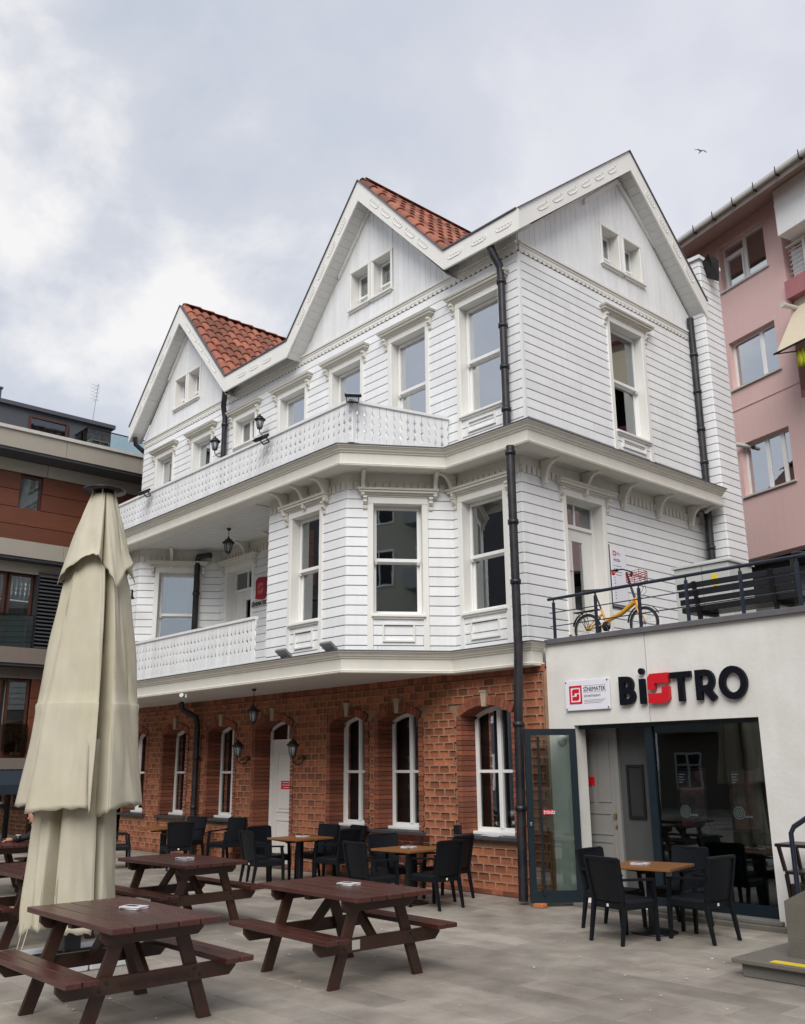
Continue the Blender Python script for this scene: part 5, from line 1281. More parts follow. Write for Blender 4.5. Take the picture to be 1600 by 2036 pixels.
for (x, y, rz, lab) in [
    (2.50,-1.78,-8,'nearest black woven armchair at the bistro table, its back to the camera'),
    (3.05,-1.12,86,'black woven armchair on the right side of the bistro table'),
    (1.96,-1.22,-88,'black woven armchair on the left side of the bistro table, by the open glass door'),
    (2.42,-.58,176,'black woven armchair between the bistro table and the shop glass'),
    (-1.30,-2.28,-4,'black woven armchair on the near left side of the right-hand table at the brick wall'),
    (-.86,-1.52,92,'black woven armchair right of the right-hand table at the brick wall'),
    (-1.38,-.78,100,'rearmost black woven armchair beside the right-hand table, close to the slate sill'),
    (-1.98,-1.30,-100,'black woven armchair behind the left edge of the right-hand table at the brick wall'),
    (-4.42,-2.0,-8,'black woven armchair nearest the camera at the table before the white brick-floor door'),
    (-3.85,-.95,100,'black woven armchair right of the table before the white brick-floor door'),
    (-5.05,-1.45,-85,'black woven armchair left of the table before the white brick-floor door'),
    (-4.85,-.62,185,'black woven armchair between the white door and its table'),
    (-4.25,-.48,172,'black woven armchair against the brick wall right of the white door'),
    (-8.15,-1.55,75,'black woven armchair with its broad back to the camera left of the dark downpipe'),
    (-8.15,-.45,190,'empty black woven armchair facing out in front of the wall downpipe'),
    (-9.2,-.75,200,'black woven armchair behind the far left table'),
    (-9.1,-2.35,-20,'black woven armchair half hidden behind the parasol at the far left table')]:
    inst('c', proto_c, x, y, rz, lab, 'chair', CGs)
TG = 'oak-topped cafe tables'
for (x, y, rz, lab) in [(2.44,-1.15,12,'oak-topped square cafe table before the bistro window'),
    (-1.40,-1.50,3,'oak-topped square cafe table at the brick wall near the corner'),
    (-4.40,-1.28,4,'oak-topped square cafe table in front of the white brick-floor door'),
    (-8.85,-1.45,5,'oak-topped square cafe table at the far left of the brick wall')]:
    inst('t', proto_t, x, y, rz, lab, 'table', TG)
menu((2.36,-1.22,.745), 20, 'folded menu on the oak table before the bistro window')
menu((-1.42,-1.50,.745), 10, 'folded menu on the oak table near the brick corner')
menu((-4.42,-1.22,.745), 5, 'folded menu on the oak table before the white door')

# ------------------------------------------------------------------ picnic tables
def picnic():
    """A-frame picnic table, long side along x, origin on the ground in the middle"""
    t = thing('picnic_table', (0,0,0)); L, ZTp = 1.62, .77
    n = 5; pw = .92/n
    me = MB().cbox(-L/2, L/2, .006, pw-.006, ZTp-.042, ZTp, .005).mesh('top_plank', M['picnic'])
    for i in range(n): link('top_plank', me, t, (0, -.46+i*pw, 0))
    me = MB().cbox(-L/2, L/2, .005, .125, .41, .45, .005).mesh('seat_plank', M['picnic'])
    for y in (-.775, -.645, .515, .645): link('seat_plank', me, t, (0, y, 0))
    for sx in (-1, 1):
        x = sx*.53; m = M['picnicleg']
        for s in (-1, 1):
            a, c = (s*.50, 0), (s*.24, .725); ux = .055
            MB().hexa([(x-.02,a[0]-ux,0),(x+.02,a[0]-ux,0),(x+.02,a[0]+ux,0),(x-.02,a[0]+ux,0),(x-.02,c[0]-ux,.727),(x+.02,c[0]-ux,.727),(x+.02,c[0]+ux,.727),(x-.02,c[0]+ux,.727)]).build('leg', m, t)
        xo = x+sx*.0215; xo2 = xo+sx*.040
        pr = [(-.74,.405),(-.74,.35),(-.68,.29),(.68,.29),(.74,.35),(.74,.405)]
        sbm = MB().prism(pr, min(xo,xo2), max(xo,xo2), 'x').build('seat_beam', m, t)
        pr = [(-.43,.725),(-.43,.67),(-.38,.625),(.38,.625),(.43,.67),(.43,.725)]
        xi = x-sx*.0215; xi2 = xi-sx*.035
        MB().prism(pr, min(xo,xo2), max(xo,xo2), 'x').build('top_beam', m, t)
        b = MB()
        for y in (-.40, -.36, .36, .40): b.lathe([(0,.008),(.014,.006),(.016,0),(0,0)], n=8).v
        b = MB()
        for y, z in ((-.415,.325),(-.365,.375),(.415,.325),(.365,.375)):
            c2_ = MB().lathe([(0,.009),(.013,.007),(.015,0),(0,0)], n=8).xf(Matrix.Translation((xo2,y,z)) @ Matrix.Rotation(sx*math.pi/2, 4, 'Y')); b.add(c2_.v, c2_.f)
        b.build('bolt', M['black'], sbm)
        MB().beam((x-sx*.03,0,.345),(sx*.10,0,.715),.09,.04,(0,1,0)).build('brace', m, t)
    MB().cbox(-.04,.04,-.42,.42,.685,.727,.005).build('top_batten', M['picnicleg'], t)
    return t
proto_p = picnic(); first['p'] = proto_p; TREE = {}
for c_ in bpy.data.objects:
    if c_.parent: TREE.setdefault(c_.parent.name, []).append(c_)
PT = []
for (x, y, rz, lab) in [(1.60,-7.42,0,'maroon picnic table nearest the camera at lower left, in front of the parasol'),
    (1.60,-5.12,-1,'maroon picnic table in the middle of the courtyard with a small plate on its beam'),
    (-2.12,-4.80,3,'maroon picnic table right behind the parasol with white papers on it'),
    (-2.45,-6.55,0,'maroon picnic table cut off by the left edge of the photo, behind the parasol'),
    (-6.95,-5.35,0,'maroon picnic table at far left where the person in black sits')]:
    PT.append(inst('p', proto_p, x, y, rz, lab, 'picnic table', 'maroon picnic tables'))
menu((1.55,-7.28,.77), 28, 'small stack of menus on the nearest picnic table', 2)
menu((1.58,-5.02,.77), 18, 'stack of menus on the middle picnic table', 2)
menu((-1.95,-4.85,.77), 25, 'white papers and menu on the picnic table behind the parasol', 3)
tx = text('KADIKÖY BELEDİYESİ', .062, M['black'], 'branded_lettering', PT[0], (.5935+.0235, -.27, .325), (math.pi/2, 0, math.pi/2), .0008)
MB().cbox(0,.003,-.045,.045,-.04,.04,.001).build('maker_plate', M['beige'], PT[1], 1, (.592, -.34+.05, .35))
# maroon bench against the wall
t = thing('wall_bench', (-3.05, -.42, 0), label='maroon slatted bench against the brick wall between the cafe tables', cat='bench')
for k in range(3): MB().cbox(-.7,.7,-.2+k*.13,-.09+k*.13,.41,.44,.005).build('seat_slat', M['picnic'], t)
for k in range(2): MB().cbox(-.7,.7,.20,.23,.56+k*.14,.67+k*.14,.005).build('back_slat', M['picnic'], t)
for x in (-.55,.55): MB().box(x-.02,x+.02,-.18,-.12,0,.41).box(x-.02,x+.02,.15,.20,0,.80).box(x-.0195,x+.0195,-.12,.15,.36,.405).build('leg', M['picnicleg'], t)
# things on the sill
tag(MB().cbox(-1.62*K, -1.50*K, -.09, -.01, .715*K, .715*K+.14, .01).build('speaker_box', M['black'], None), 'small black box on the slate sill left of the corner window', 'box')
t = thing('paper_stack', (-.95*K, -.03, .715*K), label='white papers lying on the slate sill of the corner window', cat='papers')
for k in range(2): MB().cbox(-.16,.16,-.07,.08,k*.01,.008+k*.01,.002).xf(Matrix.Rotation(.2*k, 4, 'Z')).build('sheet', M['paper'], t)

# ------------------------------------------------------------------ parasol (closed)
def parasol():
    t = thing('parasol', (-.70,-6.83,0), label='tall closed cream parasol with a dark round cap behind the nearest picnic table', cat='parasol')
    view = math.atan2(CAM[1]+6.75, CAM[0]+.60)
    def skirt(name, rows, prof, seed, hem=0.0, thick=.006, wr=1.0):
        """furled cloth. prof: (angle in degrees from the side facing the square, radius factor, hem drop) of every fold line and crease;
        rows: (z, radius, how far the valleys are pulled in)"""
        r = random.Random(seed); ph = [r.uniform(0, 6.28) for _ in range(6)]; nr = len(rows); n = len(prof); SUB = 6; v = []; f = []
        for j, (z, R, A) in enumerate(rows):
            t_ = j/(nr-1); P = []
            for q, (ang, k, dz) in enumerate(prof):
                kk = 1-(1-k)*A; an = math.radians(ang + 3.0*math.sin(z*1.4+ph[0]+q*1.7)*(.4+t_)) + view
                kk *= 1+.035*math.sin(z*2.1+q*2.3+ph[1])*wr
                P.append(Vector((R*kk*math.cos(an), R*kk*math.sin(an), dz*hem*t_**3)))
            for q in range(n):
                a, c = P[q], P[(q+1) % n]
                for i in range(SUB):
                    s_ = i/SUB; p = a*(1-s_)+c*s_; o = math.sin(math.pi*s_)*(a-c).length*.05; d = Vector((p.x, p.y, 0)); d = d/max(d.length, 1e-4)
                    wv = .007*wr*math.sin(z*4.2+q*3.1+s_*4+ph[2])*math.sin(math.pi*s_) + .003*wr*math.sin(z*9+q*5+s_*7+ph[3])
                    p = p + d*(o+wv); v.append((p.x, p.y, z+p.z+.012*math.sin(s_*9+q*4+ph[4])*(t_ > .99)))
        m = n*SUB
        for j in range(nr-1):
            for i in range(m): l = (i+1) % m; f.append((j*m+i, j*m+l, (j+1)*m+l, (j+1)*m+i))
        b = MB(); b.add(v, f, 0, True); o = b.build(name, M['canvas'], t)
        es = o.modifiers.new('es', 'EDGE_SPLIT'); es.split_angle = math.radians(38)
        md = o.modifiers.new('sol', 'SOLIDIFY'); md.thickness = thick; md.offset = -1
        return o
    def rows(pts, n, seam=None):
        out = []
        for i in range(n+1):
            s = i/n*(len(pts)-1); k = min(int(s), len(pts)-2); q = s-k; z, R, A = (pts[k][m]+(pts[k+1][m]-pts[k][m])*q for m in range(3))
            if seam and z < seam:
                if out and out[-1][0] > seam: out += [(seam+.012, R, A), (seam, R+.005, A)]
                R += .003
            out.append((z, R, A))
        return out
    flap = [(-160,.9,0),(-125,1.0,-.6),(-112,.7,.2),(-98,1.05,-.5),(-60,.93,.1),(-15,.92,.9),(4,.98,.8),(8,.62,.5),(13,1.0,-.1),(32,1.0,-1.0),(50,.95,.1),(66,.98,.7),(72,.7,.4),(84,1.02,-.4),(120,.9,.5),(150,1.0,-.6)]
    skirt('top_flap', rows([(4.93,.13,.5),(4.55,.25,.8),(4.2,.345,1.0),(3.98,.42,1.0)], 16), flap, 3, hem=.20)
    cano = [(-165,.6,0),(-150,1.0,0),(-118,.95,0),(-110,.6,0),(-97,1.06,.2),(-66,.90,.4),(-60,.62,.3),(-56,.94,0),(-54,1.0,-.3),(-20,.86,.1),(8,.93,.1),(13,1.0,-.3),(15,.50,.1),(24,.46,.3),(29,.55,-.8),(31,.97,-.3),(52,.88,.3),(70,.93,.3),(88,1.04,.1),(94,.60,0),(104,.98,0),(140,.9,0),(148,.55,0),(158,1,0)]
    skirt('canopy', rows([(4.6,.12,.5),(3.9,.33,.9),(3.1,.44,1.0),(2.3,.53,1.0),(1.8,.59,1.0),(1.50,.63,1.0)], 34, 2.55), cano, 11, hem=.10)
    vala = [(-170,.9,0),(-130,1.0,.3),(-104,.95,-.4),(-92,1.08,-.9),(-78,.80,.2),(-62,1.0,.6),(-44,.93,.2),(-38,.55,.9),(-28,.50,1.0),(-24,.90,.1),(-22,.98,-.2),(4,.88,0),(26,.97,-.2),(29,.55,.8),(38,.60,.6),(43,.92,0),(66,.93,.4),(84,.9,.9),(100,.7,0),(120,.95,0),(150,.8,0)]
    skirt('valance', rows([(2.2,.36,.7),(1.5,.40,1.0),(.9,.43,1.0),(.55,.45,1.0),(.33,.45,1.0)], 20), vala, 24, hem=.08, wr=1.3)
    b = MB()
    MB().tube([(0,0,.08),(0,0,4.98)], .04, 12).build('pole', M['grey'], t)
    MB().lathe([(0,5.03),(.13,5.02),(.235,4.99),(.24,4.975),(.14,4.97),(.06,4.93),(.05,4.80),(0,4.80)], n=28).build('top_cap', M['black'], t)
    b = MB()
    for a in (0.6, 1.5, 2.6, 3.7, 4.6, 5.7): b.tube([(.13*math.cos(a),.13*math.sin(a),4.98),(.15*math.cos(a),.15*math.sin(a),4.80)], .008, 5)
    b.build('cap_strap', M['canvas'], t)
    b = MB(); b.tube([(.0,-.42,.42),(-.02,-.50,.05)], .006, 5); b.tube([(-.10,-.44,.40),(-.12,-.50,.06)], .005, 5); b.build('tie_cord', M['canvas'], t)
    for x in (-.52, .01):
        for y in (-.52, .01): MB().cbox(x, x+.51, y, y+.51, .0, .09, .01).build('base_slab', M['slab'], t)
    MB().cbox(-.09,.09,-.09,.09,.091,.30,.01).box(-.45,.45,-.03,.03,.0905,.12).box(-.03,.03,-.45,-.0905,.0905,.12).box(-.03,.03,.0905,.45,.0905,.12).build('base_frame', M['black'], t)
parasol()

# ------------------------------------------------------------------ steps and handrail at the right
t = thing('entrance_steps', (4.25,-2.5,0), label='grey concrete steps with yellow edge tape at the right edge of the courtyard', cat='steps')
def at_(b): b.v = [(x-4.25, y+2.5, z) for x, y, z in b.v]; return b
at_(MB().cbox(4.32, 8.5, -2.56, -.2, 0, .115, .006)).build('riser', M['conc'], t)
at_(MB().cbox(4.25, 8.5, -2.62, -.15, .1155, .155, .006)).build('tread', M['plinth'], t)
at_(MB().box(4.60, 8.4, -2.57, -2.46, .1555, .159)).build('edge_tape', M['yellow'], t)
for i in range(1, 7):
    at_(MB().cbox(5.15+i*.30-.3, 8.5, -2.1, -.2, .155+(i-1)*.165, .155+i*.165, .006)).build('step', M['conc'], t)
at_(MB().hexa([(4.62,-2.22,.1555),(8.5,-2.22,.1555),(8.5,-1.95,.1555),(4.62,-1.95,.1555),(4.62,-2.22,.64),(8.5,-2.22,2.65),(8.5,-1.95,2.65),(4.62,-1.95,.64)])).build('side_wall', M['plinth'], t)
t = thing('stair_handrail', (4.70,-2.08,.64), label='navy tubular handrail rising over the stair wall at the right edge', cat='handrail')
b = MB(); b.tube([(0,0,.02),(-.005,0,.60),(.03,0,.66),(.45,0,.92),(4,0,2.9)], .024, 10); b.build('rail', M['rail'], t)
MB().tube([(.45,.0,.25),(.45,.0,.90)], .02, 8).tube([(1.3,.0,.72),(1.3,.0,1.38)], .02, 8).build('post', M['rail'], t)
MB().tube([(0,0,-.0),(0,0,.035)], .034, 12).tube([(.45,0,.20),(.45,0,.27)], .032, 12).build('collar', M['rail'], t)
# dark wooden high chair by the wall
t = thing('high_chair', (4.06,-.42,0), label='dark wooden high chair behind the stair handrail against the white wall', cat='high chair')
m = mat('dark_walnut', (.012,.006,.006), .4, nvar=.3)
MB().cbox(-.30,.30,-.22,.22,.985,1.02,.006).build('tray', m, t)
MB().cbox(-.22,.24,-.20,.20,.70,.735,.006).build('seat', m, t)
for sx in (-1, 1):
    for sy in (-1, 1):
        b = MB(); b.beam((sx*.26,sy*.20,.99),(sx*.22,sy*.18,.73),.035,.035,(0,1,0)); b.beam((sx*.21,sy*.18,.70),(sx*.16,sy*.16,.0),.035,.04,(0,1,0)); b.build('leg', m, t)
MB().cbox(-.18,.18,-.18,.18,.45,.60,.006).build('footboard', m, t)

# ------------------------------------------------------------------ brown building on the left (facade faces +x)
LB = thing('brown_building', (-14*K, -3*K, 0), label='modern building at left with redwood cladding and tan panel bands', cat='building')
LF = Fr(-14, 0, 90)
def lput(b, name, m, parent=None, u=0, z=0):
    p = LF.W(u, 0, z); o = parent or LB
    q = link(name, b.mesh(name, m, K), o, (p[0]+14*K, p[1]+3*K, p[2]) if parent is None else (0,0,0), LF.a if parent is None else 0); return q
Y0, Y1 = -9.0, 6.0
lput(MB().box(Y0, Y1, .35, 6.5, 0, 9.2), 'wall', M['tandark'])
lput(MB().box(Y0, Y1, -.75, .0, 9.22, 9.30), 'roof_edge', M['gutter'])
lput(MB().box(Y0, Y1, -.50, 6.0, 9.3, 9.34), 'parapet', M['slategrey'])
def band(z0, z1, d0, m='tan', w=1.9, off=0.0, name='fascia_panel'):
    u = Y0+off; me = MB().box(.004, w-.004, d0, d0+.05, z0, z1).mesh(name, M[m], K)
    while u < Y1:
        p = LF.W(u, 0, 0); link(name, me, LB, (p[0]+14*K, p[1]+3*K, 0), LF.a); u += w
band(8.80, 9.215, -.70, off=.15); lput(MB().box(Y0, Y1, -.66, .35, 8.74, 8.80), 'soffit', M['slategrey'])
band(8.44, 8.735, -.02, 'tan', 2.4, .4)
band(6.36, 6.74, -.30, off=.45); lput(MB().box(Y0, Y1, -.26, .35, 6.30, 6.36), 'soffit', M['slategrey'])
band(6.05, 6.295, .05, 'tan', 2.4, 1.0)
band(3.93, 4.28, -.30, 'tandark', 2.6, .3); lput(MB().box(Y0, Y1, -.26, .35, 3.87, 3.93), 'soffit', M['slategrey'])
band(3.62, 3.865, .05, 'tandark', 2.4, 0.2)
band(1.62, 1.86, -.05, 'tandark', 2.4, 0.9)
# redwood boards on the second floor with one narrow window
ls = []
def clad(u0, u1, z0, z1, pitch, hole=None):
    n = round((z1-z0)/pitch); p = (z1-z0)/n
    for i in range(n):
        z = z0+i*p; segs = [(u0, u1)]
        if hole and hole[2] < z+p*.5 < hole[3]: segs = [(u0, hole[0]), (hole[1], u1)]
        for a, c in segs: ls.append((LF, ('w', round(c-a,3), round(p,4)), lambda w=c-a, p=p: MB().cbox(0, w, 0, .06, .008, p-.004, .004), a, .04, z, .6))
clad(Y0, Y1, 6.76, 8.44, .42, (-2.0, -1.46, 7.55, 8.42))
clad(-1.28, Y1, 1.86, 3.62, .44)
save = H
pc = MB
C_ = Vector(CAM)
for fr, key, mk, u, d, z, size in ls:
    if key not in MC: MC[key] = mk().mesh('cladding_board', M['wood'], K)
    p = fr.W(u, d, z); link('cladding_board', MC[key], LB, (p[0]+14*K, p[1]+3*K, p[2]), fr.a)
def lwin(u0, u1, z0, z1, m='slategrey', d=.10, bars=(), pane='pane', name='window', t=.05, drape=None):
    w, h = u1-u0, z1-z0; b = box_frame(w, h, t, d-.03, d+.05)
    for x in bars: b.box(x-.03, x+.03, d-.03, d+.05, t, h-t)
    p = LF.W(u0, 0, z0); o = link(name, b.mesh(name, M[m], K), LB, (p[0]+14*K, p[1]+3*K, p[2]), LF.a)
    link('pane', MB().box(t, w-t, d+.0, d+.005, t, h-t).mesh('pane', M[pane], K), o)
    link('dark_room', MB().box(t, w-t, d+.22, d+.23, t, h-t).mesh('dark_room', M['dark'], K), o)
    for a, c, lo, hi in (drape or ()): link('curtain', curtain_mb(w, h, d+.12, ((a, c, lo, hi),)).mesh('curtain', M['curtain'], K), o)
    return o
lwin(-2.0, -1.46, 7.55, 8.42, 'woodfr', .14, pane='paneshop')
lwin(-4.2, -2.05, 4.30, 6.04, 'woodfr', .20, (1.05,), drape=((0,.5,0,1),)); lwin(-1.98, -1.42, 4.30, 6.04, 'woodfr', .20, drape=((.1,.8,0,1),))
lwin(-1.80, -1.30, 1.88, 3.60, 'woodfr', .15, drape=((0,1,.42,1),)); lwin(-3.4, -1.92, 1.88, 3.60, 'woodfr', .15, (.7,))
# louvres
b = MB(); lv = MB().box(0, 3.6, -.02, .06, 0, .035).mesh('louvre_blade', M['louvre'], K)
for i in range(21):
    p = LF.W(-1.36, 0, 4.33+i*.088); link('louvre_blade', lv, LB, (p[0]+14*K, p[1]+3*K, p[2]), LF.a)
lput(MB().box(-1.40, 2.4, .12, .16, 4.29, 6.04).box(-1.40, -1.35, -.03, .12, 4.29, 6.04), 'louvre_backing', M['dark'])
# glass guard of the first-floor window
GG_ = glass('guard_glass', (.45, .62, .60), .10); lput(MB().box(-4.2, -1.42, -.06, -.05, 4.30, 5.05), 'glass_guard', GG_); lput(MB().box(-1.85, -1.30, -.02, -.01, 2.0, 2.6), 'glass_guard', GG_)
lput(MB().box(-4.2, -1.42, -.07, -.04, 5.05, 5.07), 'guard_rail', M['black'])
# ground floor: dark glazing
lput(MB().box(Y0, Y1, .30, .34, 0, 1.62), 'ground_glazing', M['pane'])
for k in range(10): lput(MB().box(-9+k*1.5, -8.94+k*1.5, .22, .29, 0, 1.62), 'mullion', M['teal'])
lput(MB().hexa([(Y0,-1.6,1.28),(1.2,-1.6,1.28),(1.2,.0,1.55),(Y0,.0,1.55),(Y0,-1.6,1.31),(1.2,-1.6,1.31),(1.2,.0,1.60),(Y0,.0,1.60)]).box(Y0, 1.2, -1.62, -1.58, 1.12, 1.31), 'awning', mat('navy_awning_cloth', (.012, .022, .035), .8, nvar=.2))
# roof terrace storey
PF = -14.8
pf = lambda b, name, m: link(name, b.mesh(name, m, K), LB, (0, 3*K, 0), LF.a)
# (u = y, d inwards)
pf(MB().box(Y0, .48, .8, 4.0, 9.34, 10.36), 'roof_storey', M['slategrey'])
pf(MB().box(Y0, .55, .70, 4.1, 10.36, 10.46), 'roof_storey_edge', M['slategrey'])
pf(MB().box(-.66, .2, .77, .80, 9.36, 10.12), 'dark_door', M['slategrey'])
p = LF.W(-1.70, .80, 9.62); o = link('window', box_frame(1.0, .60, .05, -.05, .02).mesh('window', M['woodfr'], K), LB, (p[0]+14*K, p[1]+3*K, p[2]), LF.a)
link('pane', MB().box(.05, .95, -.012, -.008, .05, .55).mesh('pane', M['paneshop'], K), o); link('blind', MB().box(.05, .95, .001, .004, .05, .55).mesh('blind', M['curtain'], K), o)
gg = glass('balustrade_glass', (.72, .82, .82), .03)
pf(MB().box(-.50, 4.5, .0, .012, 9.42, 9.95), 'glass_balustrade', gg); pf(MB().box(-.50, -.488, .02, .78, 9.42, 9.95), 'glass_balustrade', gg)
pf(MB().box(-.51, 4.5, -.01, .02, 9.95, 9.972).box(-.515, -.485, .02, .78, 9.95, 9.972), 'balustrade_cap', M['black'])
t = thing('air_conditioner', (-14.25*K, -.12*K, 9.36*K), label='pale air-conditioning unit behind the glass balustrade of the brown building', cat='air conditioner')
MB().cbox(-.30,.10,-.25,.35,0,.46,.01).build('casing', M['gutter'], t)
for i in range(5):
    for j in range(2): MB().box(.101,.106,-.18+j*.26,.04+j*.26,.05+i*.08,.10+i*.08).build('grille_slot', M['dark'], t)
t = thing('tv_antenna', (-15.2*K, .1*K, 10.46*K), label='thin lattice antenna on the roof of the brown building', cat='antenna')
MB().tube([(0,0,0),(0,.1,1.5)], .008, 5).build('mast', M['grey'], t)
b = MB()
for k in range(5): b.tube([(-.14,.0,.9+k*.12),(.14,.08,.93+k*.12)], .004, 4); b.tube([(0,-.14,.95+k*.12),(0,.16,.92+k*.12)], .004, 4)
b.build('elements', M['grey'], t)
t = thing('chimney_stack', (-15.0*K, -2.55*K, 10.46*K), label='narrow purple-grey chimney at the left edge on the brown building', cat='chimney')
MB().cbox(-.2,.2,-.16,.16,0,.34,.01).build('shaft', M['slategrey'], t); MB().cbox(-.23,.23,-.19,.19,.341,.40,.01).build('cap', M['slategrey'], t)

# ------------------------------------------------------------------ pink apartment block on the right
PA = math.degrees(math.atan2(.279, -.960))          # direction going away along the facade
PF_ = Fr(1.0, 9.0, PA-180)                           # u runs to the right seen from outside
# measured distances q along the facade are -u here
PB = thing('pink_apartment_block', PF_.W(0, 0, 0), PF_.a, label='pink rendered apartment block with a deep eave behind the right side of the house', cat='building')
def pput(b, name, m, parent=None): return link(name, b.mesh(name, m if not isinstance(m, str) else M[m], K), parent or PB)
WN = [(-3.18,-1.80,12.55,13.74),(-3.18,-1.80,10.02,11.2),(-3.16,-1.77,7.43,8.66)]
b = MB()
HB = [(-1.33, 9, 11.45, 14.6), (-1.25, 9, 9.0, 11.1)]
for a, c, e, g in wallcells([-4.6, -1.33], [6.0, 14.25], WN): b.box(a, c, 0, .3, e, g)
pput(b, 'wall', 'pink')
pput(MB().box(-1.33, 9.0, .95, 1.2, 6.0, 14.25).box(-1.33, 9.0, .0, .3, 6.0, 9.15).box(-1.33, -1.25, .301, .95, 9.15, 14.25).box(-4.6, -4.3, .3, 9, 6.0, 14.25), 'balcony_back_wall', 'pink')
pput(MB().box(-1.32, 9.0, -.10, .90, 11.44, 11.86).box(-1.32, 9.0, -.02, .90, 9.15, 9.30), 'balcony_slab', 'pinkdark')
pput(MB().box(-1.30, 9.0, .1, .9, 11.25, 11.44), 'shutter_box', M['awn'])
# eave, gutter
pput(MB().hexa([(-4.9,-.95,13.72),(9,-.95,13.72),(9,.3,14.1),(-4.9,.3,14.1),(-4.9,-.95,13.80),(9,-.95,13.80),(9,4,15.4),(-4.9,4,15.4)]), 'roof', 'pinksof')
pput(MB().box(-4.9, 9, -.97, -.951, 13.62, 13.74), 'eave_board', 'tandark')
pput(MB().prism([(-1.06,13.86),(-1.06,13.80),(-1.04,13.765),(-.972,13.765),(-.972,13.86),(-.985,13.86),(-.985,13.78),(-1.03,13.78),(-1.045,13.81),(-1.045,13.86)], -4.9, 9, 'x'), 'gutter', 'gutter')
me = MB().box(-.008,.008,-1.085,-.95,13.70,13.745).box(-.008,.008,-1.085,-1.071,13.745,13.91).mesh('gutter_bracket', M['black'], K)
for i in range(16): link('gutter_bracket', me, PB, (PF_.o[0]*0+(-4.1+i*.62)*K, 0, 0))
pput(MB().box(-4.6, -1.34, -.016, 0, 9.50, 9.54), 'string_course', 'pink')
pput(MB().box(-4.5, 9, .9, 1.0, 3.0, 5.99).box(-4.6, 9, .3, 1.0, 5.8, 5.995), 'recessed_storey', 'dark')
pput(MB().box(-4.6, 9, .8, 6.0, 0, 5.79), 'lower_storey', 'greyrender')
def pwin(h, bars, half=None):
    u0, u1, z0, z1 = h; w, hh = u1-u0, z1-z0; d = .16
    b = box_frame(w, hh, .05, d-.02, d+.05)
    for x in bars: b.box(x-.045, x+.045, d-.025, d+.05, .05, hh-.05)
    if half: b.box(.05, half-.045, d-.024, d+.05, hh*.72, hh*.72+.06); b2 = box_frame(half-.12, hh*.68, .045, d-.05, d+.0, .07, .04); b.add(b2.v, b2.f)
    o = link('window', b.mesh('window', M['pvc'], K), PB, (u0*K, 0, z0*K))
    link('pane', MB().box(.05, w-.05, d+.0, d+.004, .05, hh-.05).mesh('pane', M['paneup'], K), o)
    link('curtain', curtain_mb(w, hh, d+.14, ((0,1,0,1),)).mesh('curtain', M['curtain'], K), o)
    link('sill', MB().box(-.06, w+.06, -.05, .0, -.04, -.0).mesh('sill', M['gutter'], K), o)
pwin(WN[0], (.68,), .68); pwin(WN[1], (.86,)); pwin(WN[2], (.64, 1.08))
# enclosed white balcony box and railing
pput(MB().cbox(-1.0, .9, -.50, .5, 12.72, 13.85, .01), 'enclosure_panel', 'pvc')
b = MB()
for k in range(6): b.box(-1.1, 9, -.10, -.08, 11.95+k*.11, 11.965+k*.11)
for k in range(9): b.box(-.72+k*1.1, -.66+k*1.1, -.115, -.065, 11.87, 12.62)
b.box(-1.15, 9, -.13, -.05, 12.60, 12.63); pput(b, 'balcony_rail', 'gutter')
pput(MB().box(-1.2, -.45, .1, .12, 11.87, 12.6), 'balcony_curtain', 'curtain')
b = MB()
for s in (0, 1):
    b.tube([(.25+s*.09+.03*math.cos(a), -.64, 13.25+.08*math.sin(a)) for a in [(-1.2+2.4*k/6) for k in range(7)]], .012, 5)
pput(b, 'painted_mark', 'signblack')
for k, (u, z) in enumerate(((-.98, 13.50), (-1.15, 11.17))):
    o = pput(MB().tube([(u,.10,z),(u+.02,-.45,z-.02)], .055, 10), 'flue_pipe', 'gutter'); link('flue_end', MB().tube([(u+.02,-.43,z-.02),(u+.021,-.48,z-.02)], .068, 10).mesh('flue_end', M['gutter'], K), o)
pput(MB().tube([(-2.98,.12,8.58),(-3.12,-.20,8.64)], .05, 10), 'flue_pipe', 'gutter')
aw = pput(MB().hexa([(-1.22,.0,11.18),(9,.0,11.18),(9,-.95,9.86),(-1.02,-.95,9.86),(-1.22,.0,11.20),(9,.0,11.20),(9,-.95,9.88),(-1.02,-.95,9.88)]), 'awning', 'awn')
link('awning_bar', MB().tube([(-1.08,-.97,9.86),(9,-.97,9.86)], .022, 6).tube([(-1.05,-.95,9.86),(-.9,.0,10.1)], .014, 6).mesh('awning_bar', M['black'], K), aw)
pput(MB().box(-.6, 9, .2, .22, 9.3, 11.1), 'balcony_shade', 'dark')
t = thing('laundry_cloth', PF_.W(-.62, -.80, 9.42), PF_.a, label='yellow-green cloth hanging under the cream awning of the pink block', cat='cloth')
b = MB(); v = []
for i in range(9):
    for z in (0, .2, .42): v.append((-.05+i*.03+.01*math.sin(z*9), .02*math.sin(i*1.6), z+.02*math.sin(i)))
b.add(v, [(i*3+j, i*3+3+j, i*3+4+j, i*3+1+j) for i in range(8) for j in range(2)], 0, True); o = b.build('cloth', M['cloth'], t); o.modifiers.new('s', 'SOLIDIFY').thickness = .01
t = thing('laundry_cloth', PF_.W(-.36, -.80, 9.50), PF_.a, label='white cloth hanging beside the yellow-green one', cat='cloth')
b = MB(); b.add([(x-.0, y, z) for x, y, z in v], [(i*3+j, i*3+3+j, i*3+4+j, i*3+1+j) for i in range(8) for j in range(2)], 0, True); o = b.build('cloth', M['signwhite'], t); o.modifiers.new('s', 'SOLIDIFY').thickness = .01

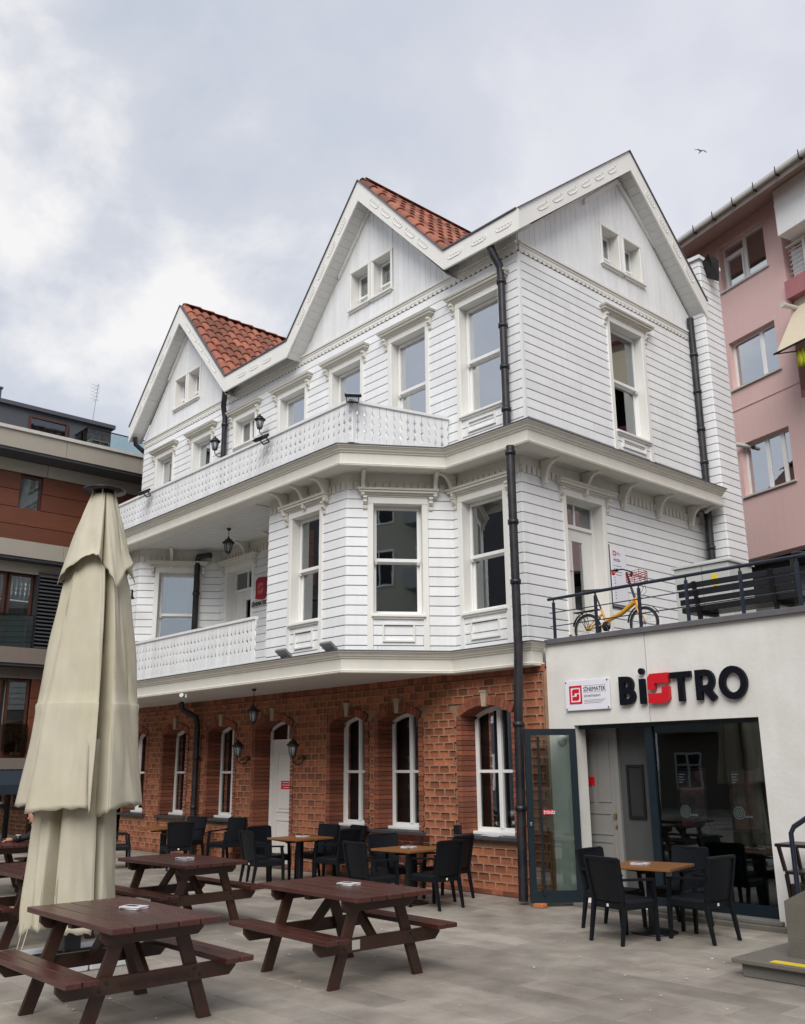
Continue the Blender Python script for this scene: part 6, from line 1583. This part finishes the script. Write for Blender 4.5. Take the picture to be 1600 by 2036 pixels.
# ------------------------------------------------------------------ houses across the square, behind the camera (they show in the window panes)
def across(x0, x1, y, h, m, lab, seed):
    r = random.Random(seed); t = thing('town_house', (x0, y, 0), label=lab, cat='building', group='houses across the square')
    b = MB(); b.box(0, x1-x0, -8, 0, 0, h); b.box(-.15, x1-x0+.15, -8, .35, h, h+.25); b.build('wall', M[m], t)
    nf = int(h/3); nw = int((x1-x0)/2.6)
    for f_ in range(nf):
        for i in range(nw):
            x = .9+i*2.6; z = .8+f_*3
            w_ = link('window', cached(('tw', 'f'), lambda: box_frame(1.3, 1.6, .09, -.0, .06).box(.61,.69,.0,.055,.09,1.51).box(.09,1.21,.0,.05,1.05,1.12).mesh('window', M['pvc'])), t, (x, 0, z))
            link('pane', cached(('tw', 'p'), lambda: MB().box(.08,1.22,.012,.02,.08,1.52).mesh('pane', M['dark'])), w_)
        if f_: MB().box(.5, x1-x0-.5, .0, .9, f_*3+.25, f_*3+.40).box(.5, x1-x0-.5, .86, .9, f_*3+.40, f_*3+1.1).build('balcony', M['greyrender'], t) if seed % 2 else None
across(-44, -19, -21, 17, 'slategrey', 'slate grey tall house far to the left across the square, seen in the front windows', 4)
across(-16, -3, -27, 9.5, 'tandark', 'brown rendered low house across the square, seen only in the window reflections at left', 1)
across(-2, 9, -28, 12, 'greyrender', 'grey rendered house across the square, seen only in the window reflections', 2)
across(11, 24, -26, 9, 'beige', 'beige rendered house across the square, right of the grey one, seen only in reflections', 3)
t = thing('side_building', (25, -27, 0), label='tall dark-windowed building to the right of the square, seen only in the side window panes', cat='building')
MB().box(0, 8, 0, 22, 0, 18).build('wall', M['beige'], t)
me = MB().box(-.03, -.01, 0, 1.6, 0, 1.7).mesh('pane', M['dark']); b = MB()
for a_ in ((-.08,1.68,-.08,0),(-.08,1.68,1.7,1.78),(-.08,0,0,1.7),(1.6,1.68,0,1.7),(.77,.83,0,1.7),(0,1.6,1.2,1.26)): b.box(-.07, -.005, *a_)
mw = b.mesh('window', M['pvc']); mb2 = MB().box(-1.0, 0, -.3, 4.9, 0, .15).box(-1.0, -.95, -.3, 4.9, .15, 1.0).mesh('balcony', M['greyrender'])
for f_ in range(5):
    for i in range(7): link('pane', me, link('window', mw, t, (0, 1+i*3, 1+f_*3.3)))
    for i in (0, 2): link('balcony', mb2, t, (0, 1+i*6, .5+f_*3.3)) if f_ else None

# ------------------------------------------------------------------ gull
gd = Vector((-.3804, .73131, .56611)); gp = Vector(CAM)+gd*105
t = thing('seagull', gp, math.radians(-25), label='dark seagull gliding in the sky above the right gable', cat='bird')
b = MB(); b.tube([(-.22,0,-.02),(-.12,0,0),(.05,0,.01),(.17,0,.02),(.24,0,.0)], [.02,.055,.07,.045,.012], 8)
b.add([(-.10,.03,.03),(.10,.03,.03),(.08,.34,.16),(-.05,.34,.16),(.0,.72,.05),(-.08,.70,.05)], [(0,1,2,3),(3,2,4,5)]); b.add([(-.10,-.03,.03),(.10,-.03,.03),(.08,-.34,.16),(-.05,-.34,.16),(.0,-.72,.05),(-.08,-.70,.05)], [(0,3,2,1),(3,5,4,2)])
b.add([(-.2,.02,0),(-.36,.07,-.01),(-.36,-.07,-.01),(-.2,-.02,0)], [(0,1,2,3)]); o = b.build('body', M['grey'], t); o.modifiers.new('s', 'SOLIDIFY').thickness = .012

# ------------------------------------------------------------------ person at the far left table (mostly hidden by the parasol)
def person(loc, rz):
    t = thing('person', loc, rz, label='person in a black jacket leaning on the far left picnic table beside the parasol', cat='person')
    def skin(name, verts, edges, rads, m, root=0, sub=2):
        me = bpy.data.meshes.new(name); me.from_pydata(verts, edges, []); o = link(name, me, t); me.materials.append(m)
        sk = o.modifiers.new('skin', 'SKIN'); sl = me.skin_vertices[0].data
        for i, r in enumerate(rads): sl[i].radius = (r, r) if not isinstance(r, tuple) else r; sl[i].use_root = (i == root)
        sk.use_smooth_shade = True; s = o.modifiers.new('sub', 'SUBSURF'); s.levels = s.render_levels = sub; return o
    # seated, facing +y: pelvis on a 0.45 bench, forearms on a 0.77 table
    V = [(0,0,.53),(0,.06,.72),(0,.18,.89),(0,.25,.97),(0,.29,1.02),(0,.33,1.06),(0,.36,1.12),
         (.17,.22,.95),(.27,.38,.83),(.29,.53,.81),(.30,.60,.805), (-.17,.22,.95),(-.24,.40,.81),(-.13,.43,.92),(-.05,.41,1.0),
         (-.10,.0,.50),(-.13,.40,.50),(-.13,.42,.09), (.10,.0,.50),(.13,.40,.50),(.13,.42,.09),(-.13,.55,.04),(.13,.55,.04)]
    E_ = [(0,1),(1,2),(2,3),(3,4),(4,5),(5,6),(3,7),(7,8),(8,9),(9,10),(3,11),(11,12),(12,13),(13,14),(0,15),(15,16),(16,17),(0,18),(18,19),(19,20),(17,21),(20,22)]
    Rr = [.15,(.16,.12),(.18,.13),(.13,.10),.06,.055,.09,.075,.055,.042,.034,.075,.055,.042,.034,.10,.072,.05,.10,.072,.05,.045,.045]
    skin('body', V, E_, Rr, M['jacket'])
    b = MB(); b.lathe([(0,-.125),(.045,-.12),(.07,-.075),(.083,-.01),(.088,.04),(.078,.085),(.045,.118),(0,.128)], n=20)
    b.v = [(x*.92, y*1.08+(.022 if (z < -.03 and z > -.12 and y > .04) else 0), z) for x, y, z in b.v]
    b.xf(Matrix.Translation((0,.38,1.15)) @ Matrix.Rotation(math.radians(-14), 4, 'X')); b.tube([(0,.467,1.165),(0,.490,1.135),(0,.478,1.125)], [.008,.013,.010], 6)
    for s in (-1, 1): b.lathe([(0,-.028),(.010,-.02),(.012,.01),(0,.028)], (s*.084,.37,1.145), 6)
    b.build('head', M['skin'], t)
    b = MB(); b.lathe([(.094,-.03),(.096,.03),(.087,.09),(.05,.13),(0,.14)], n=20); b.xf(Matrix.Translation((0,.36,1.155)) @ Matrix.Rotation(math.radians(-22), 4, 'X')); b.build('hair', M['hair'], t)
    MB().lathe([(0,-.03),(.052,-.025),(.062,.0),(.055,.012),(0,.0)], (0,.42,1.07), 12).build('beard', M['hair'], t)
    for s in (-1, 1): MB().lathe([(0,-.009),(.008,0),(0,.009)], (s*.032,.463,1.17), 8).build('eye', M['signblack'], t)
    for nm, base, d, up in (('hand', (.30,.60,.805), (.15,.98,-.05), (0,0,1)), ('hand', (-.05,.41,1.0), (.25,.02,.95), (0,1,0))):
        base, d, up = Vector(base), Vector(d).normalized(), Vector(up); sd_ = d.cross(up).normalized(); b = MB()
        b.tube([base, base+d*.05, base+d*.09], [.026,.036,.032], 8)
        for k, ln in enumerate((.062,.075,.070,.055)):
            o_ = base+d*.085+sd_*(k-1.5)*.018; b.tube([o_, o_+d*ln*.5-up*.006, o_+d*ln*.85-up*.022], [.009,.008,.006], 6)
        o_ = base+d*.03+sd_*.032; b.tube([o_, o_+sd_*.025+d*.03, o_+sd_*.022+d*.06], [.011,.010,.007], 6); b.build(nm, M['skin'], t)
    return t
person((-6.5, -4.65, 0), math.radians(180))
t = thing('glass_cup', (-6.62, -5.22, .77), label='dark drinking glass with a pale rim on the far left picnic table', cat='cup')
MB().lathe([(0,0),(.035,0),(.042,.11),(.038,.11),(.032,.012),(0,.012)], n=14).build('tumbler', M['black'], t); MB().lathe([(.0385,.108),(.043,.108),(.043,.118),(.0385,.118)], n=14).build('rim', M['pvc'], t)
